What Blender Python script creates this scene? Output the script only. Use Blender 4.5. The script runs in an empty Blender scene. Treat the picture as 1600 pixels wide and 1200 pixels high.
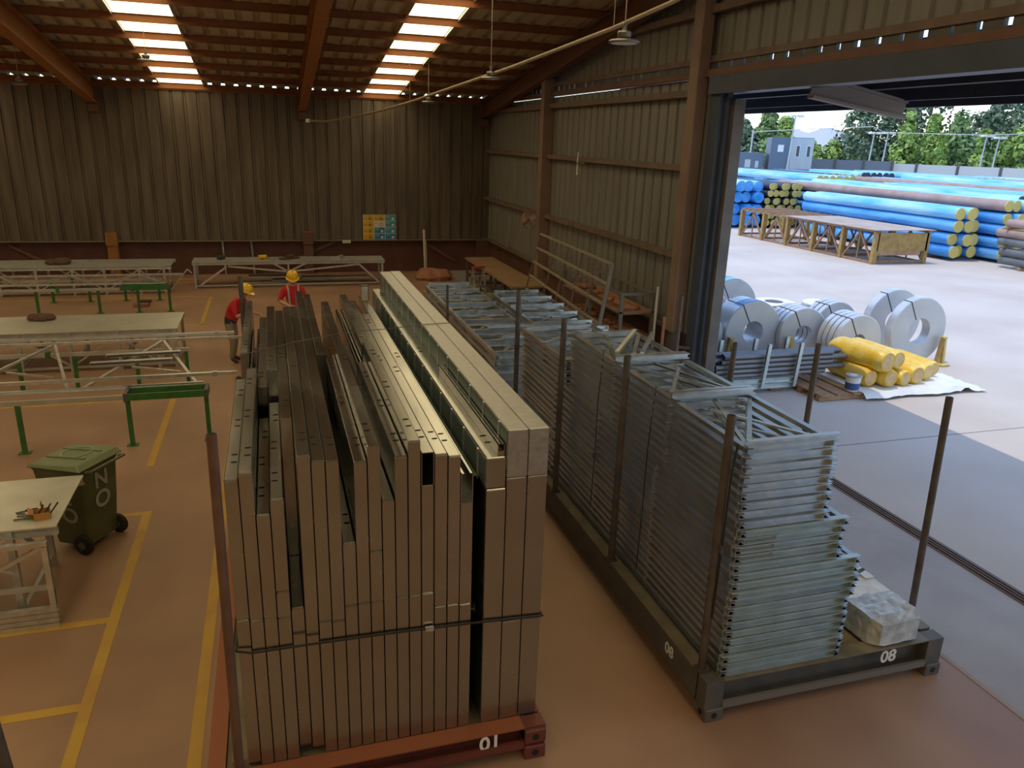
import bpy, bmesh, math, random
from mathutils import Vector, Matrix
random.seed(7)
S = bpy.context.scene
COL = S.collection

# ------------------------------------------------------------------ camera
CAMH = 4.54
yaw, pit, rol = math.radians(17.606), math.radians(17.703), math.radians(1.966)
fw = Vector((math.sin(yaw)*math.cos(pit), math.cos(yaw)*math.cos(pit), -math.sin(pit)))
rt = Vector((math.cos(yaw), -math.sin(yaw), 0)); up = rt.cross(fw)
r2 = math.cos(rol)*rt + math.sin(rol)*up; u2 = -math.sin(rol)*rt + math.cos(rol)*up
cd = bpy.data.cameras.new('camera'); cam = bpy.data.objects.new('camera', cd); COL.objects.link(cam)
m = Matrix.Identity(4)
for i in range(3):
    m[i][0] = r2[i]; m[i][1] = u2[i]; m[i][2] = -fw[i]
m[2][3] = CAMH
cam.matrix_world = m
cd.sensor_width = 36; cd.lens = 1191.5/1600*36; cd.clip_start = .05; cd.clip_end = 6000
S.camera = cam

# ------------------------------------------------------------------ world, sun, exposure
SKY_STRENGTH = .38; SUN_STRENGTH = 2.0; SKYLIGHT = 3.2
w = bpy.data.worlds.new('sky'); S.world = w; w.use_nodes = True
nt = w.node_tree; bg = nt.nodes['Background']
sk = nt.nodes.new('ShaderNodeTexSky'); sk.sky_type = 'NISHITA'; sk.sun_disc = False
sk.sun_elevation = math.radians(72); sk.sun_rotation = math.radians(-75); sk.air_density = 1.0; sk.dust_density = .6; sk.ozone_density = 2.0
nt.links.new(sk.outputs[0], bg.inputs[0]); bg.inputs[1].default_value = SKY_STRENGTH
sd = bpy.data.lights.new('sun', 'SUN'); sun = bpy.data.objects.new('sun', sd); COL.objects.link(sun)
sd.energy = SUN_STRENGTH; sd.angle = math.radians(.6); sd.color = (1, .91, .77)
sun.rotation_euler = Vector((.27, -.06, -1)).to_track_quat('-Z', 'Y').to_euler()
sun.location = (-20, 10, 60)
vs = S.view_settings
vs.view_transform = 'Standard'; vs.look = 'None'; vs.gamma = 1; vs.exposure = 0; vs.use_curve_mapping = False

# ------------------------------------------------------------------ materials
MATS = {}
def mat(name, col, rough=.6, metal=0., col2=None, scale=3., detail=5., stretch=None, bump=0., bscale=None, emit=None, estr=0., rough2=None, alpha=1., trans=0., contrast=(.35, .65), coat=0.):
    if name in MATS: return MATS[name]
    M = bpy.data.materials.new(name); M.use_nodes = True; MATS[name] = M
    n = M.node_tree.nodes; l = M.node_tree.links; b = n['Principled BSDF']
    b.inputs['Base Color'].default_value = (*col, 1); b.inputs['Roughness'].default_value = rough; b.inputs['Metallic'].default_value = metal
    b.inputs['Alpha'].default_value = alpha; b.inputs['Transmission Weight'].default_value = trans; b.inputs['Coat Weight'].default_value = coat
    if emit: b.inputs['Emission Color'].default_value = (*emit, 1); b.inputs['Emission Strength'].default_value = estr
    if col2 or bump or rough2 is not None:
        g = n.new('ShaderNodeNewGeometry'); mp = n.new('ShaderNodeMapping'); l.new(g.outputs['Position'], mp.inputs[0])
        if stretch: mp.inputs['Scale'].default_value = stretch
        t = n.new('ShaderNodeTexNoise'); t.inputs['Scale'].default_value = scale; t.inputs['Detail'].default_value = detail
        l.new(mp.outputs[0], t.inputs['Vector'])
        if col2:
            r = n.new('ShaderNodeValToRGB'); r.color_ramp.elements[0].position = contrast[0]; r.color_ramp.elements[1].position = contrast[1]
            r.color_ramp.elements[0].color = (*col, 1); r.color_ramp.elements[1].color = (*col2, 1)
            l.new(t.outputs[0], r.inputs[0]); l.new(r.outputs[0], b.inputs['Base Color'])
        if rough2 is not None:
            mr = n.new('ShaderNodeMapRange'); mr.inputs[3].default_value = rough; mr.inputs[4].default_value = rough2
            mr.inputs[1].default_value = .35; mr.inputs[2].default_value = .65
            l.new(t.outputs[0], mr.inputs[0]); l.new(mr.outputs[0], b.inputs['Roughness'])
        if bump:
            bp = n.new('ShaderNodeBump'); bp.inputs['Strength'].default_value = bump; bp.inputs['Distance'].default_value = .02
            t2 = n.new('ShaderNodeTexNoise'); t2.inputs['Scale'].default_value = bscale or scale*4; t2.inputs['Detail'].default_value = 4
            l.new(mp.outputs[0], t2.inputs['Vector']); l.new(t2.outputs[0], bp.inputs['Height']); l.new(bp.outputs[0], b.inputs['Normal'])
    return M
galv = mat('galvanised', (.37, .37, .35), .19, .97, (.44, .44, .42), 2.5, 4, stretch=(1, .3, 1), rough2=.29, contrast=(.25, .75))
galvs = mat('galvanised_bright', (.62, .64, .65), .3, .9, (.74, .76, .77), 12, 5, rough2=.42)
galvt = mat('galvanised_truss', (.42, .45, .45), .28, .92, (.56, .60, .60), 6, 5, rough2=.44)
galvp = mat('galvanised_pale', (.44, .43, .41), .4, .9, (.52, .51, .49), 20, 5, rough2=.5)
galvc = mat('galvanised_chord', (.52, .53, .52), .33, .95, (.60, .61, .60), 3, 4, rough2=.40)
galve = mat('galvanised_end', (.50, .57, .57), .36, .6, (.62, .69, .69), 6, 5)  # teal tint and brightness paint in the door and sky reflection on truss ends
galvd = mat('galvanised_dull', (.46, .45, .43), .45, .6, (.58, .57, .55), 4, 5)
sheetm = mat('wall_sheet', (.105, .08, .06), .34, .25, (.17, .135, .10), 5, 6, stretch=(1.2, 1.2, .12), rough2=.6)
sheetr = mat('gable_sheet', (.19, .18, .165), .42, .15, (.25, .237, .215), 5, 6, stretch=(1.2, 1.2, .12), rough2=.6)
roofm = mat('roof_sheet', (.46, .40, .28), .6, .1, (.54, .48, .34), 2, 4)
kickm = mat('kick_wall', (.10, .040, .028), .7, 0, (.13, .055, .04), 2, 5)
orange = mat('orange_steel', (.36, .15, .04), .55, 0, (.30, .12, .033), 3, 5)
redbrown = mat('redbrown_steel', (.17, .08, .055), .6, 0, (.14, .065, .045), 3, 5)
colm = mat('column_paint', (.265, .175, .135), .55, 0, (.22, .14, .105), 2.5, 5)
purlm = mat('purlin_paint', (.30, .105, .03), .6, 0, (.25, .09, .025), 3, 4)
girtm = mat('girt_paint', (.19, .13, .10), .6, 0, (.145, .095, .07), 3, 4)
floorm = mat('floor_paint', (.285, .155, .092), .5, 0, (.40, .245, .16), .7, 8, rough2=.62, bump=.05, bscale=30, contrast=(.3, .72))
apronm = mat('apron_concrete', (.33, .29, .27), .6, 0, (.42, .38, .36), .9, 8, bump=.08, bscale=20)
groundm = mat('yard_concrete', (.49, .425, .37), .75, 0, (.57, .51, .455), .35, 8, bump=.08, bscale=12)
yline = mat('yellow_line', (.55, .33, .05), .6, 0, (.46, .24, .06), 2.2, 6, contrast=(.45, .75))
rackred = mat('rack_red', (.17, .042, .032), .5, 0, (.125, .035, .028), 5, 5)
rackgrey = mat('rack_grey', (.085, .08, .075), .55, 0, (.12, .105, .09), 5, 5)
racktan = mat('rack_flange', (.24, .20, .13), .6, 0, (.17, .14, .095), 5, 5)
deckm = mat('rack_deck', (.23, .19, .12), .75, 0, (.16, .125, .08), 3, 5)
polem = mat('pole_rust', (.125, .10, .085), .6, .2, (.085, .065, .055), 6, 5)
greyblue = mat('door_bluegrey', (.048, .062, .098), .5, .1, (.065, .08, .12), 2, 5)
jambm = mat('jamb_grey', (.16, .14, .125), .6, .1, (.12, .105, .1), 3, 5)
white = mat('white_paint', (.78, .76, .72), .6)
black = mat('black_strap', (.02, .018, .017), .6)
hole = mat('dark_hole', (.015, .013, .012), .9)
greenp = mat('green_paint', (.045, .17, .035), .5, 0, (.03, .12, .025), 8, 4)
bing = mat('bin_green', (.075, .085, .035), .5, 0, (.10, .11, .05), 3, 5)
binl = mat('bin_lid', (.16, .19, .10), .5, 0, (.20, .23, .13), 3, 5)
chalk = mat('chalk_grey', (.33, .32, .25), .9)
rubber = mat('rubber', (.018, .016, .015), .8)
wood = mat('timber', (.30, .17, .085), .8, 0, (.42, .26, .14), 6, 6, stretch=(1, 6, 1))
woodo = mat('timber_orange', (.55, .30, .14), .8, 0, (.62, .40, .22), 6, 6)
rust = mat('rusty_frame', (.36, .21, .11), .8, 0, (.26, .135, .07), 4, 6)
rusty = mat('worn_yellow', (.42, .27, .07), .75, 0, (.30, .17, .06), 4, 6)
boardm = mat('weathered_board', (.46, .38, .32), .85, 0, (.36, .28, .23), 1.5, 6)
bluew = mat('blue_wrap', (.03, .25, .66), .35, 0, (.16, .46, .84), 1.3, 7, stretch=(1, .3, 1.5), bump=.4, bscale=3)
bluel = mat('light_blue_wrap', (.10, .46, .84), .35, 0, (.48, .74, .90), 1.1, 7, stretch=(1, .3, 1.5), bump=.4, bscale=3)
pipeg = mat('grey_pipe', (.13, .14, .14), .6, .1, (.18, .18, .18), 1.5, 5)
pipeb = mat('brown_pipe', (.34, .22, .18), .65, .1, (.42, .29, .25), 1.5, 5)
piped = mat('dark_pipe', (.035, .04, .06), .5)
capy = mat('yellow_cap', (.62, .47, .12), .6)
bagy = mat('yellow_bag', (.80, .50, .03), .4, 0, (.85, .62, .12), 4, 6, bump=.9, bscale=5, coat=.2)
bagend = mat('bag_end', (.55, .36, .16), .6, 0, (.70, .48, .2), 8, 6)
whitefilm = mat('white_film', (.80, .80, .78), .4, 0, (.74, .74, .73), 5, 6, bump=.08, bscale=9)
clearfilm = mat('clear_film', (.36, .39, .41), .2, 0, (.60, .62, .63), 9, 6, bump=.12, bscale=20)
beige = mat('beige_profile', (.55, .50, .40), .5, 0, (.62, .57, .47), 3, 4)
cardb = mat('cardboard', (.45, .22, .07), .85)
skin = mat('skin', (.50, .28, .19), .6)
shirt = mat('red_shirt', (.52, .018, .022), .8)
pants = mat('dark_trousers', (.035, .035, .04), .85)
khaki = mat('khaki_trousers', (.25, .20, .13), .85)
helmet = mat('yellow_helmet', (.80, .45, .01), .35, coat=.3)
boot = mat('boots', (.03, .022, .02), .7)
vest = mat('grey_strap', (.42, .38, .32), .8)
signy = mat('sign_yellow', (.72, .43, .02), .5); signb = mat('sign_blue', (.03, .22, .42), .5); signt = mat('sign_teal', (.06, .32, .42), .5)
signw = mat('sign_white', (.72, .64, .60), .5); signr = mat('sign_red', (.45, .06, .045), .5); signk = mat('sign_black', (.05, .03, .02), .6)
lampm = mat('lamp_grey', (.22, .20, .18), .4, .6); lampw = mat('lamp_lens', (.80, .78, .72), .35)
cablem = mat('conduit', (.42, .33, .24), .6)
sklm = mat('skylight_panel', (.8, .7, .4), .5, emit=(1, .83, .47), estr=SKYLIGHT)
leafl = mat('leaf_light', (.24, .36, .07), .7, 0, (.34, .46, .12), .8, 4); leafd = mat('leaf_dark', (.075, .125, .075), .7, 0, (.13, .19, .10), .6, 4)
leafm = mat('leaf_mid', (.13, .22, .07), .7, 0, (.22, .32, .11), .6, 4)
bark = mat('bark', (.16, .12, .09), .9)
hillm = mat('hill_haze', (.40, .43, .50), 1., 0, (.45, .475, .54), .004, 6)  # aerial haze mixed into the hills' base colour
contd = mat('container_slate', (.12, .16, .22), .6); contl = mat('container_pale', (.48, .50, .50), .6)
glassd = mat('window_dark', (.05, .06, .08), .2); wallg = mat('yard_wall', (.16, .18, .21), .8); walll = mat('yard_fence', (.52, .53, .52), .7)
drum = mat('bucket_white', (.75, .74, .72), .45); drumb = mat('bucket_blue', (.05, .10, .28), .5)
redtop = mat('red_plastic', (.42, .05, .04), .6)
clay = mat('clay_brown', (.42, .20, .12), .8, 0, (.34, .15, .09), 6, 5)
junk = mat('junk_brown', (.10, .055, .035), .8)
tealdark = mat('galvanised_green', (.20, .26, .25), .4, .7)

# ------------------------------------------------------------------ mesh helpers
class MB:
    def __init__(s): s.v = []; s.f = []
    def box(s, x0, x1, y0, y1, z0, z1):
        b = len(s.v)
        s.v += [(x0,y0,z0),(x1,y0,z0),(x1,y1,z0),(x0,y1,z0),(x0,y0,z1),(x1,y0,z1),(x1,y1,z1),(x0,y1,z1)]
        s.f += [tuple(b+i for i in q) for q in ((3,2,1,0),(4,5,6,7),(0,1,5,4),(1,2,6,5),(2,3,7,6),(3,0,4,7))]
        return s
    def prism(s, prof, p, q, u=(0,0,1)):
        """extrude closed 2d profile (side, up) from p to q"""
        p = Vector(p); q = Vector(q); d = (q-p).normalized(); u = Vector(u)
        if abs(d.dot(u)) > .98: u = Vector((0,1,0)) if abs(d.y) < .9 else Vector((1,0,0))
        r = d.cross(u).normalized(); u = r.cross(d).normalized(); n = len(prof); b = len(s.v)
        for c in (p, q):
            for a, h in prof: s.v.append(tuple(c + r*a + u*h))
        for i in range(n):
            j = (i+1) % n; s.f.append((b+i, b+j, b+n+j, b+n+i))
        s.f.append(tuple(b+i for i in range(n))[::-1]); s.f.append(tuple(b+n+i for i in range(n)))
        return s
    def bar(s, p, q, w, h=None, u=(0,0,1)):
        h = h or w
        return s.prism([(-w/2,-h/2),(w/2,-h/2),(w/2,h/2),(-w/2,h/2)], p, q, u)
    def chan(s, p, q, w, h, t=.006, side=1, u=(0,0,1)):
        """C channel, open to +side"""
        k = side
        return s.prism([(-k*w/2,-h/2),(k*w/2,-h/2),(k*w/2,-h/2+t),(-k*w/2+k*t,-h/2+t),(-k*w/2+k*t,h/2-t),(k*w/2,h/2-t),(k*w/2,h/2),(-k*w/2,h/2)], p, q, u)
    def cyl(s, p, q, r, n=12, r1=None):
        r1 = r if r1 is None else r1
        p = Vector(p); q = Vector(q); d = (q-p).normalized(); a = Vector((0,0,1)) if abs(d.z) < .9 else Vector((1,0,0))
        x = d.cross(a).normalized(); y = d.cross(x); b = len(s.v)
        for c, rr in ((p, r), (q, r1)):
            for i in range(n):
                t = 2*math.pi*i/n; s.v.append(tuple(c + (x*math.cos(t)+y*math.sin(t))*rr))
        for i in range(n):
            j = (i+1) % n; s.f.append((b+i, b+j, b+n+j, b+n+i))
        s.f.append(tuple(b+i for i in range(n))[::-1]); s.f.append(tuple(b+n+i for i in range(n)))
        return s
    def lathe(s, prof, c=(0,0,0), axis='z', n=24, closed=False):
        b = len(s.v); k = len(prof)
        for i in range(n):
            t = 2*math.pi*i/n; ca, sa = math.cos(t), math.sin(t)
            for r, z in prof:
                o = (r*ca, r*sa, z) if axis == 'z' else ((r*ca, z, r*sa) if axis == 'y' else (z, r*ca, r*sa))
                s.v.append((c[0]+o[0], c[1]+o[1], c[2]+o[2]))
        for i in range(n):
            j = (i+1) % n
            for a in range(k if closed else k-1):
                a2 = (a+1) % k
                s.f.append((b+i*k+a, b+j*k+a, b+j*k+a2, b+i*k+a2))
        return s
    def tube(s, pts, r, n=8):
        pts = [Vector(p) for p in pts]; b = len(s.v); x = None
        for i, p in enumerate(pts):
            d = (pts[min(i+1, len(pts)-1)] - pts[max(i-1, 0)]).normalized()
            if x is None:
                a = Vector((0,0,1)) if abs(d.z) < .9 else Vector((1,0,0)); x = d.cross(a).normalized()
            x = (x - d*x.dot(d)).normalized(); y = d.cross(x)
            for k in range(n):
                t = 2*math.pi*k/n; s.v.append(tuple(p + (x*math.cos(t)+y*math.sin(t))*r))
        for i in range(len(pts)-1):
            for k in range(n):
                j = (k+1) % n; s.f.append((b+i*n+k, b+i*n+j, b+(i+1)*n+j, b+(i+1)*n+k))
        s.f.append(tuple(b+k for k in range(n))[::-1]); s.f.append(tuple(b+(len(pts)-1)*n+k for k in range(n)))
        return s
    def mesh(s, name, material, smooth=False, bevel=0.):
        me = bpy.data.meshes.new(name); me.from_pydata(s.v, [], s.f)
        bm = bmesh.new(); bm.from_mesh(me)
        bmesh.ops.recalc_face_normals(bm, faces=bm.faces)
        if bevel: bmesh.ops.bevel(bm, geom=[e for e in bm.edges if e.is_manifold and e.calc_face_angle(0) > .5], offset=bevel, segments=1, affect='EDGES')
        bm.to_mesh(me); bm.free()
        me.materials.append(material)
        if smooth:
            me.shade_smooth(); me.set_sharp_from_angle(angle=math.radians(40))
        return me
    def build(s, name, material, parent=None, smooth=False, bevel=0., loc=None):
        return put(name, s.mesh(name, material, smooth, bevel), parent, loc)

def put(name, me, parent=None, loc=None, rot=None, scale=None):
    o = bpy.data.objects.new(name, me); COL.objects.link(o)
    if parent: o.parent = parent
    if loc is not None: o.location = loc
    if rot is not None: o.rotation_euler = rot
    if scale is not None: o.scale = scale
    return o
def empty(name, loc=(0,0,0), rz=0.):
    o = bpy.data.objects.new(name, None); COL.objects.link(o); o.location = loc; o.rotation_euler = (0,0,rz); o.empty_display_size = .1; return o
def tag(o, label, cat, group=None):
    o['label'] = label; o['category'] = cat; o['kind'] = 'thing'
    if group: o['group'] = group
    return o
def thing(name, label, cat, loc=(0,0,0), rz=0., group=None): return tag(empty(name, loc, rz), label, cat, group)
def struct(o, label=None):
    o['kind'] = 'structure'
    if label: o['label'] = label
    return o
def text_mesh(body, size, material, name, ext=.002):
    c = bpy.data.curves.new(name, 'FONT'); c.body = body; c.size = size; c.extrude = ext; c.align_x = 'CENTER'; c.align_y = 'CENTER'; c.offset = size*.02
    o = bpy.data.objects.new(name, c); COL.objects.link(o)
    me = bpy.data.meshes.new_from_object(o.evaluated_get(bpy.context.evaluated_depsgraph_get()))
    bpy.data.objects.remove(o); me.materials.clear(); me.materials.append(material); return me
ORD = ['zeroth','first','second','third','fourth','fifth','sixth','seventh','eighth','ninth','tenth','eleventh','twelfth','thirteenth','fourteenth','fifteenth','sixteenth','seventeenth','eighteenth','nineteenth','twentieth','twenty-first','twenty-second','twenty-third','twenty-fourth','twenty-fifth','twenty-sixth','twenty-seventh','twenty-eighth','twenty-ninth','thirtieth']

# ================================================================== STRUCTURE
XW, YB = 7.35, 26.7             # gable (right) wall plane, back wall plane
X0, YF = -19.0, -16.0           # unseen left wall and front wall
RIDGE = 5.0; SLOPE = .14
def roofz(y): return 5.86 + SLOPE*(YB-y) if y > RIDGE else 5.86 + SLOPE*(YB-RIDGE) - SLOPE*(RIDGE-y)
# floor and ground
fl = struct(MB().box(X0, 5.86, YF, YB+.4, -.2, 0).build('floor', floorm), 'red-brown painted concrete floor of the hall')
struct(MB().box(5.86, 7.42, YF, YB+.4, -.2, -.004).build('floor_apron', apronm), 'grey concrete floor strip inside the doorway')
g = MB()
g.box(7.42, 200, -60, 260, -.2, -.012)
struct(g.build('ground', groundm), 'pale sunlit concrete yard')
struct(MB().box(5.84, 5.89, -2, 12.3, -.003, .004).build('trim_1', mat('joint_dirt', (.36, .27, .22), .8)), 'earthy joint line between the red floor and grey strip')
tr = MB()
for x in (7.47, 7.52, 7.57): tr.box(x-.008, x+.008, -4, 13.5, -.012, .02)
tr.box(7.42, 7.45, -4, 13.5, -.012, .005); tr.box(7.60, 7.63, -4, 13.5, -.012, .005)
struct(tr.build('trim_2', mat('track_steel', (.17, .12, .10), .6, .4)), 'steel sliding-door track sunk in the floor')
struct(MB().box(7.45, 7.60, -4, 13.5, -.011, -.004).build('trim_3', mat('track_dirt', (.10, .075, .065), .9)), 'dirt filled channel of the door track')
jl = MB()
for y in (9.4,): jl.box(7.65, 30, y-.012, y+.012, -.0115, -.009)
struct(jl.build('trim_4', mat('joint_dark', (.25, .24, .24), .9)), 'dark expansion joint in the yard concrete')
# yellow floor lines
lines = [(-1.74,-1.64,4.2,9.46),(-1.74,-1.64,.5,4.2),(-.85,-.75,.5,14),(-1.90,-1.80,10.9,14.0),(-3.9,-1.74,5.86,5.96),(-3.9,-1.74,7.09,7.19),(-4.2,-1.74,9.36,9.46),(-6.5,-1.85,13.9,14.0),(-9,-1.78,23.09,23.17),(-1.84,-1.76,19.6,23.17),(-6,-1.76,19.58,19.66)]
for i, (a,b,c,d) in enumerate(lines):
    struct(MB().box(a,b,c,d,.001,.003).build('floor_marking', yline))
# ---- corrugated sheets
def sheet_mesh(name, L, material, pitch=.38, ribs=2, rw=.10, rd=.045, top=.055):
    """sheet in xz plane, width pitch*ribs, ribs run along +z for length L; ribs bulge to +y"""
    prof = []; x = 0.
    for k in range(ribs):
        a = (pitch-rw)/2
        prof += [(x, 0), (x+a, 0), (x+a+(rw-top)/2, rd), (x+a+(rw+top)/2, rd), (x+a+rw, 0)]; x += pitch
    prof.append((x, 0))
    s = MB(); n = len(prof)
    for z in (0, L):
        for px, py in prof: s.v.append((px, py, z))
    for i in range(n-1): s.f.append((i, i+1, n+i+1, n+i))
    me = bpy.data.meshes.new(name); me.from_pydata(s.v, [], s.f); me.materials.append(material); return me
SW = .76
# back wall
wb = struct(MB().box(X0, XW, YB+.22, YB+.30, 0, 1.16).build('wall_back', kickm), 'brown kick wall under the corrugated back wall')
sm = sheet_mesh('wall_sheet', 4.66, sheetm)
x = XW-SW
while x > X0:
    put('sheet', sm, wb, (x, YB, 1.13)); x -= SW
struct(MB().box(X0, XW, YB-.04, YB+.22, 1.10, 1.135).build('trim_5', mat('ledge_brown', (.24, .155, .10), .6)), 'ledge along the foot of the back wall sheets')
struct(MB().box(X0, XW, YB-.06, YB+.03, 5.66, 5.80).build('trim_6', purlm), 'eave purlin on top of the back wall')
struct(MB().box(X0, XW, YB+.03, YB+.10, 5.70, 5.845).build('trim_7', redbrown), 'eave closing strip under the roof sheets')
# gable wall: lower sheets between door end and corner, upper sheets above
DOOR = 12.2
wr = struct(MB().box(XW+.02, XW+.07, DOOR+.3, YB+.3, 0, 1.16).build('wall_right', kickm), 'corrugated gable wall beside the big doorway')
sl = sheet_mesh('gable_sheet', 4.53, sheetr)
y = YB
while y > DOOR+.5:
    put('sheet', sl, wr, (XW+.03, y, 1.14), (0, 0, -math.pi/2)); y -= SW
y = YB; k = 0
while y > YF:
    h = max(.1, roofz(max(y-SW/2, YF)) - 5.97 - (0 if y > RIDGE else 0))
    k += 1
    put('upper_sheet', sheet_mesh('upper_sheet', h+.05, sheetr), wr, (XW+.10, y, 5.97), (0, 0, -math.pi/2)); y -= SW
for (z, h, d) in ((1.16, .05, .12), (2.57, .11, .10), (4.16, .11, .10), (5.44, .12, .10)):
    for (a, b) in ((DOOR+.55, 20.45), (20.75, YB)):
        MB().chan((XW-.06, a, z), (XW-.06, b, z), .12, h, .012, 1).build('girt', girtm, wr)
MB().chan((XW-.02, YF, 6.75), (XW-.02, 20.4, 6.75), .12, .12, .012, 1).build('girt', girtm, wr)
MB().box(XW-.08, XW+.12, YF, YB, 5.69, 5.80).build('eave_beam', redbrown, wr)
MB().box(XW+.01, XW+.09, YF, YB, 5.925, 6.03).build('flashing', girtm, wr)
nm = MB()          # notched strip: the gaps let daylight in under the upper sheets
y = YB
while y > YF:
    d = .05 + .09*random.random()
    nm.box(XW+.04, XW+.10, y-(.37-d*.9), y, 5.80, 5.96); y -= .37
nm.build('notched_strip', rackgrey, wr)
# wall over the door on the outer side and header box beam
struct(MB().box(XW-.10, XW+.22, -1.5, DOOR+.15, 5.40, 5.685).build('trim_8', greyblue), 'blue-grey steel header over the doorway')
struct(MB().box(XW+.13, XW+.19, -1.5, DOOR+.15, 5.69, 5.81).build('trim_9', redbrown), 'red-brown beam above the door header')
struct(MB().box(XW, XW+.1, YF, -1.4, 0, 5.8).build('wall_right_near', sheetm))
# unseen left and front walls
struct(MB().box(X0-.1, X0, YF, YB, 0, 9.2).build('wall_left', sheetm)); struct(MB().box(X0, XW, YF-.1, YF, 0, 6.2).build('wall_front', sheetm))
# ---- roof
rf = struct(MB().box(X0, XW+.1, RIDGE-.12, RIDGE+.12, roofz(RIDGE)+.05, roofz(RIDGE)+.08).build('ceiling', roofm), 'corrugated roof with skylight strips seen from below')
L = math.hypot(YB+.13-RIDGE, (YB+.13-RIDGE)*SLOPE); ang = math.atan(SLOPE)
rs = sheet_mesh('roof_sheet', L, roofm, rw=.15, rd=.085, top=.10)
sky_x = [(-15.1,-13.95),(-9.04,-7.85),(-2.97,-1.77),(3.08,4.19)]
eave = (YB+.13, roofz(YB+.13))
def roof_sheet(x, me, name):
    # local z -> up-slope (-y,+z); local y -> normal up; local x -> x
    o = put(name, me, rf)
    d = Vector((0, -1, SLOPE)).normalized(); nrm = Vector((0, SLOPE, 1)).normalized()
    M4 = Matrix.Identity(4)
    for i in range(3): M4[i][0] = (1,0,0)[i]; M4[i][1] = nrm[i]; M4[i][2] = d[i]
    M4[0][3] = x; M4[1][3] = eave[0]; M4[2][3] = eave[1]; o.matrix_local = M4
    return o
def fill(a, b):
    x = a
    while x < b-.02:
        wd = min(SW, b-x)
        if wd > SW*.75: roof_sheet(x, rs, 'roof_sheet')
        else: roof_sheet(x, sheet_mesh('roof_sheet', L, roofm, pitch=wd, ribs=1, rw=min(.15, wd*.6), rd=.085, top=min(.1, wd*.4)), 'roof_sheet')
        x += SW
prev = X0
for a, b in sky_x:
    fill(prev, a); prev = b
fill(prev, XW+.05)
# skylight panes, one per purlin bay
PUR = [26.62-1.42*k for k in range(0, 16)]
for a, b in sky_x:
    sk_o = struct(MB().bar((a-.03, YB, roofz(YB)-.03), (a-.03, RIDGE, roofz(RIDGE)-.03), .04, .06).build('window_skylight', galvd, rf))
    MB().bar((b+.03, YB, roofz(YB)-.03), (b+.03, RIDGE, roofz(RIDGE)-.03), .04, .06).build('window_frame', galvd, sk_o)
    ys = [YB+.12]+[p for p in PUR if p < YB-.5 and p > RIDGE+.3]+[RIDGE]
    for y1, y0 in zip(ys[:-1], ys[1:]):
        q = MB(); q.v = [(a,y1,roofz(y1)+.01),(b,y1,roofz(y1)+.01),(b,y0,roofz(y0)+.01),(a,y0,roofz(y0)+.01),(a,y1,roofz(y1)+.03),(b,y1,roofz(y1)+.03),(b,y0,roofz(y0)+.03),(a,y0,roofz(y0)+.03)]
        q.f = [(3,2,1,0),(4,5,6,7),(0,1,5,4),(1,2,6,5),(2,3,7,6),(3,0,4,7)]
        q.build('pane', sklm, sk_o)
# near roof slope (behind the camera)
nr = MB(); prev = X0
for a, b in sky_x+[(XW+.05, XW+.06)]:
    nr.v += [(prev,RIDGE,roofz(RIDGE)),(a,RIDGE,roofz(RIDGE)),(a,YF,roofz(YF)),(prev,YF,roofz(YF))]; i = len(nr.v)-4; nr.f.append((i,i+1,i+2,i+3)); prev = b
nr.build('near_slope', roofm, rf)
for a, b in sky_x:
    q = MB(); q.v = [(a,RIDGE,roofz(RIDGE)),(b,RIDGE,roofz(RIDGE)),(b,YF,roofz(YF)),(a,YF,roofz(YF))]; q.f = [(0,1,2,3)]; q.build('pane', sklm, rf)
for y in PUR:
    z = roofz(y)-.09
    p = MB(); p.chan((X0, y, z), (XW, y, z), .06, .16, .006, 1); p.build('purlin', purlm, rf)
# rafters and columns
def rafter(x, material, w=.26, dep=.5, y1=YB-.1):
    s = MB(); n = Vector((0, SLOPE, 1)).normalized()
    a = Vector((x, y1, roofz(y1)-.19)); b = Vector((x, RIDGE, roofz(RIDGE)-.19))
    s.bar(a, b, w, .04, n); s.bar(a-n*dep, b-n*dep, w, .04, n); s.bar(a-n*dep/2, b-n*dep/2, .05, dep, n)
    o = s.build('rafter', material, rf)
    e = MB(); e.box(x-w/2-.02, x+w/2+.02, y1-.03, y1+.03, roofz(y1)-.95, roofz(y1)-.15)
    e.box(x-w/2, x+w/2, y1-.28, y1, roofz(y1)-.92, roofz(y1)-.70)
    e.build('bracket', redbrown, o)
for x in (-10.9, -4.83, 1.12): rafter(x, orange)
rafter(7.10, redbrown, .22, .45)
rfs = MB()
for x in (-16.9,-10.9,-4.83,1.12,7.1): rfs.bar((x,RIDGE,roofz(RIDGE)-.4),(x,YF,roofz(YF)-.4),.2,.5)
rfs.build('near_rafters', orange, rf)
for i, x in enumerate((-10.9, -4.83, 1.12)):
    s = MB(); s.box(x-.16, x+.16, YB+.06, YB+.22, 0, 5.6); s.box(x-.17, x+.17, YB-.10, YB+.0, 1.0, 1.40); s.box(x-.15, x+.15, YB-.05, YB+.05, 0, 1.0)
    struct(s.build('column_back', orange if x < 0 else redbrown))
struct(MB().box(XW-.42, XW+.0, YB-.3, YB-.02, 0, 1.1).build('column_corner', kickm))
s = MB(); s.box(XW-.26, XW+.02, 20.36, 20.64, 0, roofz(20.6)-.6); struct(s.build('column_gable', colm), 'brown steel column at the middle of the gable wall')
s = MB(); s.box(XW-.22, XW+.02, 12.55, 12.85, 1.15, roofz(12.8)-.6)
c1 = struct(s.build('column_doorway', colm, bevel=.02), 'tall brown column beside the doorway')
s = MB(); s.box(XW-.16, XW+.0, 12.58, 12.85, 0, 1.15); s.cyl((XW-.17, 12.55, 0), (XW-.17, 12.55, 1.16), .06, 10); s.build('column_foot', rackgrey, c1)
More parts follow.
